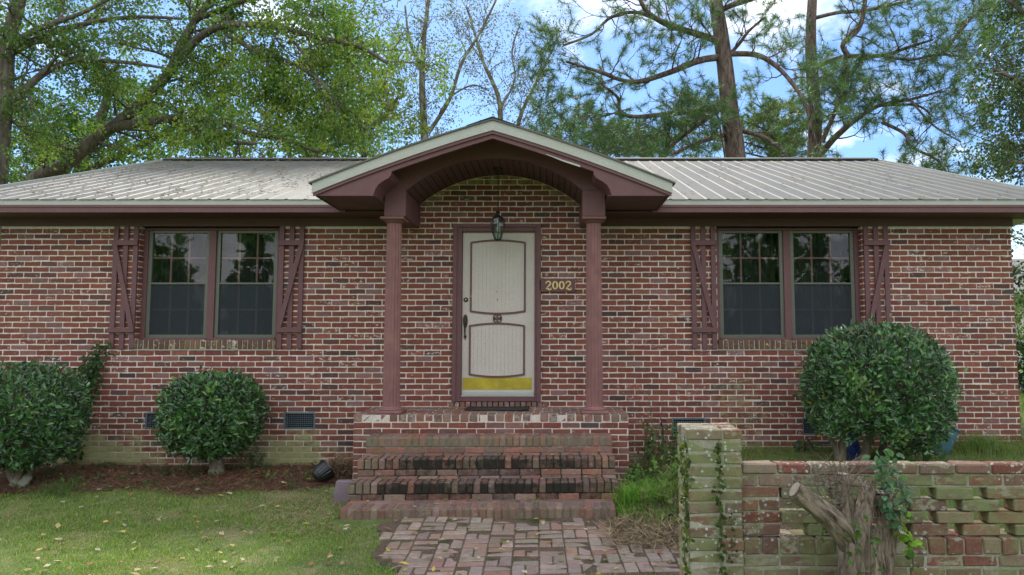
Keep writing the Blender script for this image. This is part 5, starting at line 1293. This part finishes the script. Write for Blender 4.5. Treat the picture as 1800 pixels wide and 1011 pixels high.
broad('yellowish green tree behind the middle of the left roof slope', 'hardwood_tree', (base[0], 20, 0), [sp([(560, 620), (550, 400), (560, 260), (600, 150), (640, 60)], [.2, .18, .14, .1, .05], 20), sp([(560, 270), (660, 220), (700, 170)], [.1, .08, .04], 20), sp([(640, 280), (638, 180), (625, 120)], [.09, .08, .05], 21)],
    .5, 1.2, .03, 1, 14, (.09, .15), [(.16, .22, .04), (.21, .26, .05), (.12, .18, .035)], 104, extra=[(560, 180, 130, 90, 20, 2, 420), (670, 210, 80, 70, 20, 1.6, 230), (450, 250, 120, 40, 20, 1.5, 160)])
base = P(745, 300, 21)
broad('slender bare limbed tree with thin foliage left of the portico gable', 'slender_tree', (base[0], 21, 0), [sp([(748, 600), (747, 400), (746, 240), (742, 150), (746, 60), (756, -20)], [.15, .14, .12, .10, .07, .05], 21), sp([(752, 235), (790, 175), (812, 110), (845, 55), (872, 0)], [.07, .06, .05, .04, .03], 21, 20.5), sp([(742, 130), (720, 70), (712, 10)], [.05, .04, .03], 21), sp([(790, 170), (830, 150), (860, 160)], [.03, .03, .02], 21)],
    .42, 1.15, .022, 1, 7, (.05, .09), [(.13, .14, .05), (.17, .15, .08), (.09, .12, .04), (.12, .16, .06)], 105, bark='lbark', up=.5, dens=1.3, extra=[(745, 225, 50, 50, 21, 1, 90), (710, 140, 50, 90, 21, 1, 90), (790, 60, 80, 70, 21, 1.5, 80)])
base = P(880, 300, 23)
broad('thin half bare tree behind the peak of the portico', 'slender_tree', (base[0], 23, 0), [sp([(884, 600), (884, 400), (880, 230), (876, 170), (850, 110), (835, 60), (820, 10)], [.12, .12, .09, .07, .05, .03], 23), sp([(905, 600), (905, 300), (912, 215), (935, 160), (960, 110), (985, 60)], [.10, .09, .07, .05, .04, .02], 23), sp([(880, 190), (905, 140), (900, 90), (915, 40)], [.04, .03, .03, .02], 23)],
    .42, 1.2, .02, 1, 6, (.05, .09), [(.12, .14, .06), (.16, .15, .09), (.09, .12, .05)], 106, bark='lbark', up=.5, dens=1.3, extra=[(930, 170, 50, 70, 23, 1, 60), (860, 120, 60, 80, 23, 1.5, 60)])
# pines
def pine(label, base, limbs, step, L, lev, nn, seed, cols, extra=None, nL=(.17, .28), w=.0048, nch=(3, 5), bark='pbark'):
    global RNG
    random.seed(seed); RNG = np.random.default_rng(seed); root = thing('pine_tree', base, label, 'pine tree', 'trees behind the house')
    mb = MB(); tips = []; mb.tube(limbs[0][0], rads(limbs[0][1], len(limbs[0][0])), 14)
    limbs_to_tips(mb, tips, limbs[1:], step, L, .03, lev, .02, t0=.15, up=.25, nch=nch, wig=.42)
    for (u, v, ru, rv, Y, dY, n) in (extra or []):
        for _ in range(int(n*1.3)):
            a, q = U(0, 2*pi), math.sqrt(random.random()); t = np.array(P(u+ru*q*cos(a), v+rv*q*sin(a), Y+U(-dY, dY))); d = unit(np.array([U(-1, 1), U(-1, 1), U(-.2, 1)])); grow(mb, tips, t-d*.6, d, .7, .012, 0, .03, .4)
    mb.build('trunk', M[bark], root, smooth=True); V, Fq, c = needles(tips, nn, nL, w, cols); np_mesh('crown', V, [Fq], M['needle'], root, None, c); print('PINE', len(tips)); return root
PG = [(.075, .15, .055), (.09, .175, .06), (.11, .19, .055), (.065, .13, .06)]
Y = 20; b = P(1292, 276, Y)
l = lambda L, r, a=20, c=None: (px_limb(L, a, c), r)
pine('tall pine with thick reddish trunk behind the right roof', (b[0], Y, 0), [
    l([(1300, 640), (1298, 400), (1293, 276), (1283, 200), (1276, 130), (1267, 60), (1257, -5), (1250, -90)], [.36, .33, .30, .27, .245, .225, .20, .18]),
    l([(1268, 76), (1245, 66), (1210, 55), (1170, 42), (1137, 20), (1122, -8)], [.11, .10, .09, .07, .06], 20, 18.5), l([(1170, 42), (1120, 22), (1075, 30), (1040, 60), (990, 80)], [.06, .05, .04, .03], 19.3, 18.5),
    l([(1272, 100), (1230, 106), (1180, 126), (1125, 143), (1090, 140), (1050, 125), (995, 108)], [.11, .10, .08, .06, .05, .03], 20, 18.3),
    l([(1280, 95), (1330, 97), (1365, 117), (1395, 150), (1418, 190), (1425, 230)], [.09, .08, .06, .05, .04], 20, 18.6),
    l([(1272, 185), (1220, 195), (1160, 202), (1115, 205), (1090, 196), (1086, 172), (1060, 150)], [.10, .08, .06, .05, .03], 20, 18.6),
    l([(1274, 237), (1230, 250), (1180, 272)], [.08, .06, .04], 20, 18.8), l([(1272, 187), (1245, 207), (1200, 240), (1160, 275)], [.08, .06, .04], 20, 19), l([(1303, 230), (1340, 240), (1370, 260), (1386, 280)], [.08, .06, .04], 20, 19),
    l([(1283, 95), (1300, 76), (1316, 55), (1345, 30)], [.06, .05, .03], 20, 19.3), l([(1262, 20), (1290, 8), (1330, -5), (1370, -30)], [.09, .08, .05], 20, 19.3), l([(1275, 280), (1260, 200), (1245, 205)], [.03, .03, .02], 19.8)],
    .34, 1.15, 1, 30, 201, PG, extra=[(1225, 185, 55, 45, 18.8, .7, 55), (1110, 245, 85, 30, 19, 1, 75), (1000, 215, 70, 60, 18.5, 1, 70), (960, 130, 45, 60, 18.5, 1, 30), (1190, 15, 130, 30, 19, 1.5, 40), (1160, 80, 60, 45, 19, 1, 22)])
Y = 23; b = P(1430, 276, Y); l = lambda L, r, a=23, c=None: (px_limb(L, a, c), r)
pine('second pine with paler trunk and long crooked limbs right of the first', (b[0], Y, 0), [
    l([(1434, 640), (1433, 400), (1431, 276), (1433, 200), (1427, 125), (1425, 60), (1428, -5), (1430, -90)], [.27, .25, .24, .22, .20, .18, .16, .13]),
    l([(1432, 32), (1475, 22), (1530, 17), (1600, 0), (1650, -20)], [.07, .06, .05, .03], 23, 21), l([(1440, 115), (1485, 100), (1550, 98), (1600, 82), (1640, 70)], [.09, .08, .07, .05, .03], 23, 20.5), l([(1550, 98), (1600, 105), (1650, 96), (1700, 100)], [.05, .04, .03], 21, 20),
    l([(1440, 275), (1460, 250), (1475, 235), (1500, 214), (1545, 186), (1600, 175), (1655, 160)], [.11, .11, .10, .07, .05, .03], 23, 20.5), l([(1545, 186), (1610, 185), (1640, 205)], [.05, .04, .02], 21.5, 20.5),
    l([(1550, 215), (1590, 235), (1602, 258), (1645, 280), (1665, 305)], [.06, .05, .04, .02], 21, 20), l([(1490, 98), (1482, 76), (1510, 50), (1521, 0), (1525, -40)], [.09, .08, .07, .05], 21.5, 21), l([(1480, 180), (1490, 130), (1485, 95)], [.07, .07, .06], 22, 21.5), l([(1445, 250), (1470, 190), (1480, 150), (1486, 100)], [.08, .07, .06], 22.5, 21.6),
    l([(1658, 95), (1690, 52), (1735, 0)], [.05, .05, .04], 20.5), l([(1600, 175), (1640, 220), (1690, 250)], [.04, .03, .02], 20.5, 20)],
    .38, 1.3, 1, 28, 202, PG, extra=[(1470, 130, 75, 55, 21.5, 1.2, 80), (1530, 190, 60, 35, 21, 1, 45), (1700, 60, 80, 70, 20.5, 1.2, 65), (1620, 285, 60, 35, 20.5, 1, 42), (1600, 60, 100, 60, 21, 1.2, 35), (1370, 40, 70, 60, 22, 1, 35), (1680, 190, 60, 50, 20.5, 1, 30), (1590, 120, 60, 50, 21, 1, 24)], w=.0055, nL=(.19, .31))
Y = 27; b = P(1360, 276, Y); l = lambda L, r, a=27, c=None: (px_limb(L, a, c), r)
pine('smaller bright green pine seen low between the two big pine trunks', (b[0], Y, 0), [l([(1350, 640), (1352, 400), (1355, 280), (1359, 235), (1360, 215)], [.2, .18, .13, .06, .008])]+[l([(1356, 280-i*16), (1356+s*(72-i*7), 262-i*17)], [.05, .02]) for i in range(6) for s in (-1, 1)], .5, 1.1, 1, 18, 203, [(.11, .18, .05), (.14, .2, .05), (.09, .16, .05)], extra=[(1365, 225, 55, 50, 27, 1.5, 150), (1400, 255, 60, 20, 27, 1, 40)], w=.011, nL=(.2, .32))
Y = 26; b = P(1080, 276, Y)
pine('dark bushy pine low behind the right side of the portico gable', (b[0], Y, 0), [(px_limb([(1060, 640), (1062, 400), (1065, 280), (1060, 235)], 26), [.2, .18, .10, .008])]+[(px_limb([(1062, 270-i*22), (1062+s*(75-i*9), 262-i*24)], 26), [.05, .02]) for i in range(4) for s in (-1, 1)], .5, 1.1, 1, 18, 204, PG, extra=[(1010, 235, 90, 40, 26, 1.5, 120), (1110, 250, 70, 25, 26, 1.5, 70), (1200, 250, 70, 26, 26, 1.5, 80), (1230, 190, 45, 35, 25, 1, 45)], w=.010, nL=(.18, .3))
# dark tree at the right edge
base = P(1830, 300, 12.5)
broad('dense dark leaved tree reaching in at the right edge over the roof end', 'broadleaf_tree', (base[0], 12.5, 0), [
    (px_limb([(1880, 760), (1870, 500), (1865, 300), (1850, 150), (1850, 0), (1860, -80)], 12.5), [.2, .18, .16, .14, .1, .08]), (px_limb([(1855, 200), (1800, 150), (1745, 120)], 12.5), [.06, .05, .02]), (px_limb([(1860, 80), (1810, 30), (1770, 0)], 12.5), [.06, .05, .03]),
    (px_limb([(1865, 330), (1820, 290), (1765, 285)], 12.5), [.06, .04, .02]), (px_limb([(1868, 420), (1825, 395), (1788, 385)], 12.5, 12), [.04, .03, .01]), (px_limb([(1868, 520), (1830, 490), (1792, 475)], 12.8), [.04, .03, .01])],
    .30, .7, .02, 1, 13, (.05, .09), [(.04, .08, .035), (.05, .10, .045), (.065, .11, .04), (.08, .13, .05)], 107, W=(.25, .36), extra=[(1780, 60, 50, 90, 12.5, .8, 190), (1765, 190, 45, 90, 12.5, .8, 190), (1790, 280, 50, 40, 12.5, .7, 110), (1735, 140, 45, 60, 12.5, .7, 60), (1730, 280, 50, 25, 12.5, .7, 50), (1850, 150, 60, 200, 12.7, .9, 160)], rad=.28, dens=.9)
# background tree line seen beside the house on the right
def bush(label, u, v, Y, rx, rz_, n, cols, seed, name='background_bush', cat='bush'):
    global RNG
    RNG = np.random.default_rng(seed); c = np.array(P(u, v, Y)); c[2] = max(c[2], .3); root = thing(name, (c[0], c[1], 0), label, cat); d = rdir(n); p = c+d*RNG.uniform(.55, 1, (n, 1))*np.array([rx, rx, rz_])*(1+.12*np.sin(d[:, :1]*9+d[:, 2:]*7)); p[:, 2] = np.maximum(p[:, 2], .02)
    L = RNG.uniform(.06, .13, n); leaf_mesh('crown', M['leaf'], root, p, unit(d+rdir(n)), unit(d+rdir(n)*.6), L, L*.35, pal(n, cols, .25), .2)
    mb = MB()
    for i in range(7): mb.tube([(c[0]+U(-.1, .1), c[1]+U(-.1, .1), -.05), c+rdir(1)[0]*rz_*.6], [.03, .01], 5)
    mb.build('stems', M['bark'], root); return root
bush('yellowish bush beyond the right corner of the house', 1815, 560, 17, 1.4, .75, 2600, [(.18, .26, .05), (.13, .2, .05)], 301)
bush('dark green bush low beyond the right corner of the house', 1812, 640, 16, 1.0, .6, 2200, [(.03, .07, .025), (.04, .09, .03)], 302)
# neighbour's house
nh = thing('neighbour_house', (P(1900, 500, 34)[0], 34, 0), 'pale sided neighbouring house glimpsed past the right brick corner', 'house')
nx0 = P(1775, 500, 34)[0]; nx1 = nx0+9; nyt, nyb = ZW(505, 34), 0
mb = MB()
for i in range(16): z = .0+i*.25; mb.box(nx0, nx1, 34-.02*(i % 2)*0, 34.05, z+.004, z+.246); mb.faces([(nx0, 33.96, z+.004), (nx1, 33.96, z+.004), (nx1, 33.985, z+.246), (nx0, 33.985, z+.246)], [(0, 1, 2, 3)])
mb.box(nx0+.01, nx1-.01, 34.06, 41, 0, 4.0); mb.build('siding_wall', plain('pale_siding', (.42, .40, .36), .7, .06, 3, .1), nh)
mb = MB(); mb.faces([(nx0-.6, 33.4, 3.9), (nx1+.6, 33.4, 3.9), (nx1+.6, 37.5, 6.1), (nx0-.6, 37.5, 6.1), (nx0-.6, 41.6, 3.9), (nx1+.6, 41.6, 3.9), (nx0-.6, 33.4, 3.75), (nx1+.6, 33.4, 3.75), (nx0-.6, 41.6, 3.75), (nx1+.6, 41.6, 3.75)], [(0, 1, 2, 3), (3, 2, 5, 4), (6, 7, 1, 0), (6, 0, 3, 4, 8), (7, 9, 5, 2, 1), (6, 8, 9, 7)])
mb.build('roof', plain('grey_shingle', (.22, .21, .20), .85, .15, 20, .4), nh)
for xx in (nx0+1.2, nx0+4):
    mb = MB(); mb.bbox(xx, xx+1.1, 33.93, 33.955, 1.2, 2.6, .01); w_ = mb.build('window', M['white'], nh); mb = MB(); mb.box(xx+.1, xx+1.0, 33.92, 33.928, 1.3, 2.5); mb.build('pane', M['pot'], w_)
# wood across the street, behind the viewer: seen mirrored in the windows
random.seed(9); RNG = np.random.default_rng(9)
V = []; tips = []; mb = MB()
for i in range(42):
    x = -46+i*2.2+U(-.8, .8); y = -26-U(0, 9); h = U(6.0, 10.5)*(1.25 if x > 2 else .95); mb.tube([(x, y, -.2), (x+U(-.4, .4), y, h*.85)], [.22, .06], 6)
    for _ in range(200):
        t = random.random(); r = (2.4 if i % 3 else 1.5)*(1-t*.75)+.3; a = U(0, 2*pi); q = math.sqrt(random.random()); tips.append((np.array([x+r*q*cos(a), y+r*q*sin(a), h*(.12+.88*t)]), rdir(1)[0]))
V = sprays(tips, 6, (.30, .55), (.35, .5), [(.12, .25, .07), (.15, .30, .08), (.09, .19, .06)], .7, .2)
wd = leaf_mesh('far_wood', M['leaf'], None, *V[:5], V[5], .25, origin=(0, -28, 0)); tag(wd, kind='stuff')
tk = mb.build('trunks', M['bark'], wd)
# ------------------------------------------------------------------ sky and sun
SUN_EL, SUN_AZ = radians(55), radians(-14)     # azimuth from +Y towards +X
w = bpy.data.worlds.new('World'); S.world = w; w.use_nodes = True; nt = w.node_tree; nt.nodes.clear(); g = N(nt)
sky = nt.nodes.new('ShaderNodeTexSky'); sky.sky_type = 'NISHITA'; sky.sun_disc = False; sky.sun_elevation = SUN_EL; sky.sun_rotation = SUN_AZ; sky.air_density = 1.0; sky.dust_density = .6; sky.ozone_density = 2.2
tc = nt.nodes.new('ShaderNodeTexCoord').outputs['Generated']; sp_ = g.n('ShaderNodeSeparateXYZ', Vector=tc)
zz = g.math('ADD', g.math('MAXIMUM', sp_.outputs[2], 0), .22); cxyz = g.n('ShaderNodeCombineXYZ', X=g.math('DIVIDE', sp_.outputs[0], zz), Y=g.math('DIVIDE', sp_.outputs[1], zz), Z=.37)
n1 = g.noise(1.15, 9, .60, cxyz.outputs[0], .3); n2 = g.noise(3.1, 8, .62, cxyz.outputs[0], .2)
cover = g.math('ADD', g.math('ADD', g.math('MULTIPLY', n1, .68), g.math('MULTIPLY', n2, .32)), g.math('MULTIPLY', g.math('SUBTRACT', 0.0, sp_.outputs[1]), .13))  # extra unseen cloud behind the camera, added to brighten the front wall
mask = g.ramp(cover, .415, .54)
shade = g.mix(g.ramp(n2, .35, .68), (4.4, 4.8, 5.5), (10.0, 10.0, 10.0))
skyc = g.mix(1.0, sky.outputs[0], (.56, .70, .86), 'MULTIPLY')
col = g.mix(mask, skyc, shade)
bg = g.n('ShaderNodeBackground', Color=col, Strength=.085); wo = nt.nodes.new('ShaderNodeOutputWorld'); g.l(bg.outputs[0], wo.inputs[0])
sun = bpy.data.lights.new('sun', 'SUN'); sun.energy = 1.5; sun.angle = radians(10); sun.color = (1, .94, .84); so = bpy.data.objects.new('sun', sun); COL.objects.link(so)
from mathutils import Vector
dv = Vector((sin(SUN_AZ)*cos(SUN_EL), cos(SUN_AZ)*cos(SUN_EL), sin(SUN_EL))); so.rotation_euler = dv.to_track_quat('Z', 'Y').to_euler(); so.location = (0, 0, 30)
S.view_settings.view_transform = 'Standard'; S.view_settings.look = 'None'; S.view_settings.exposure = 1.6; S.view_settings.gamma = 1
S.render.engine = 'CYCLES'; S.cycles.max_bounces = 6; S.cycles.transparent_max_bounces = 12
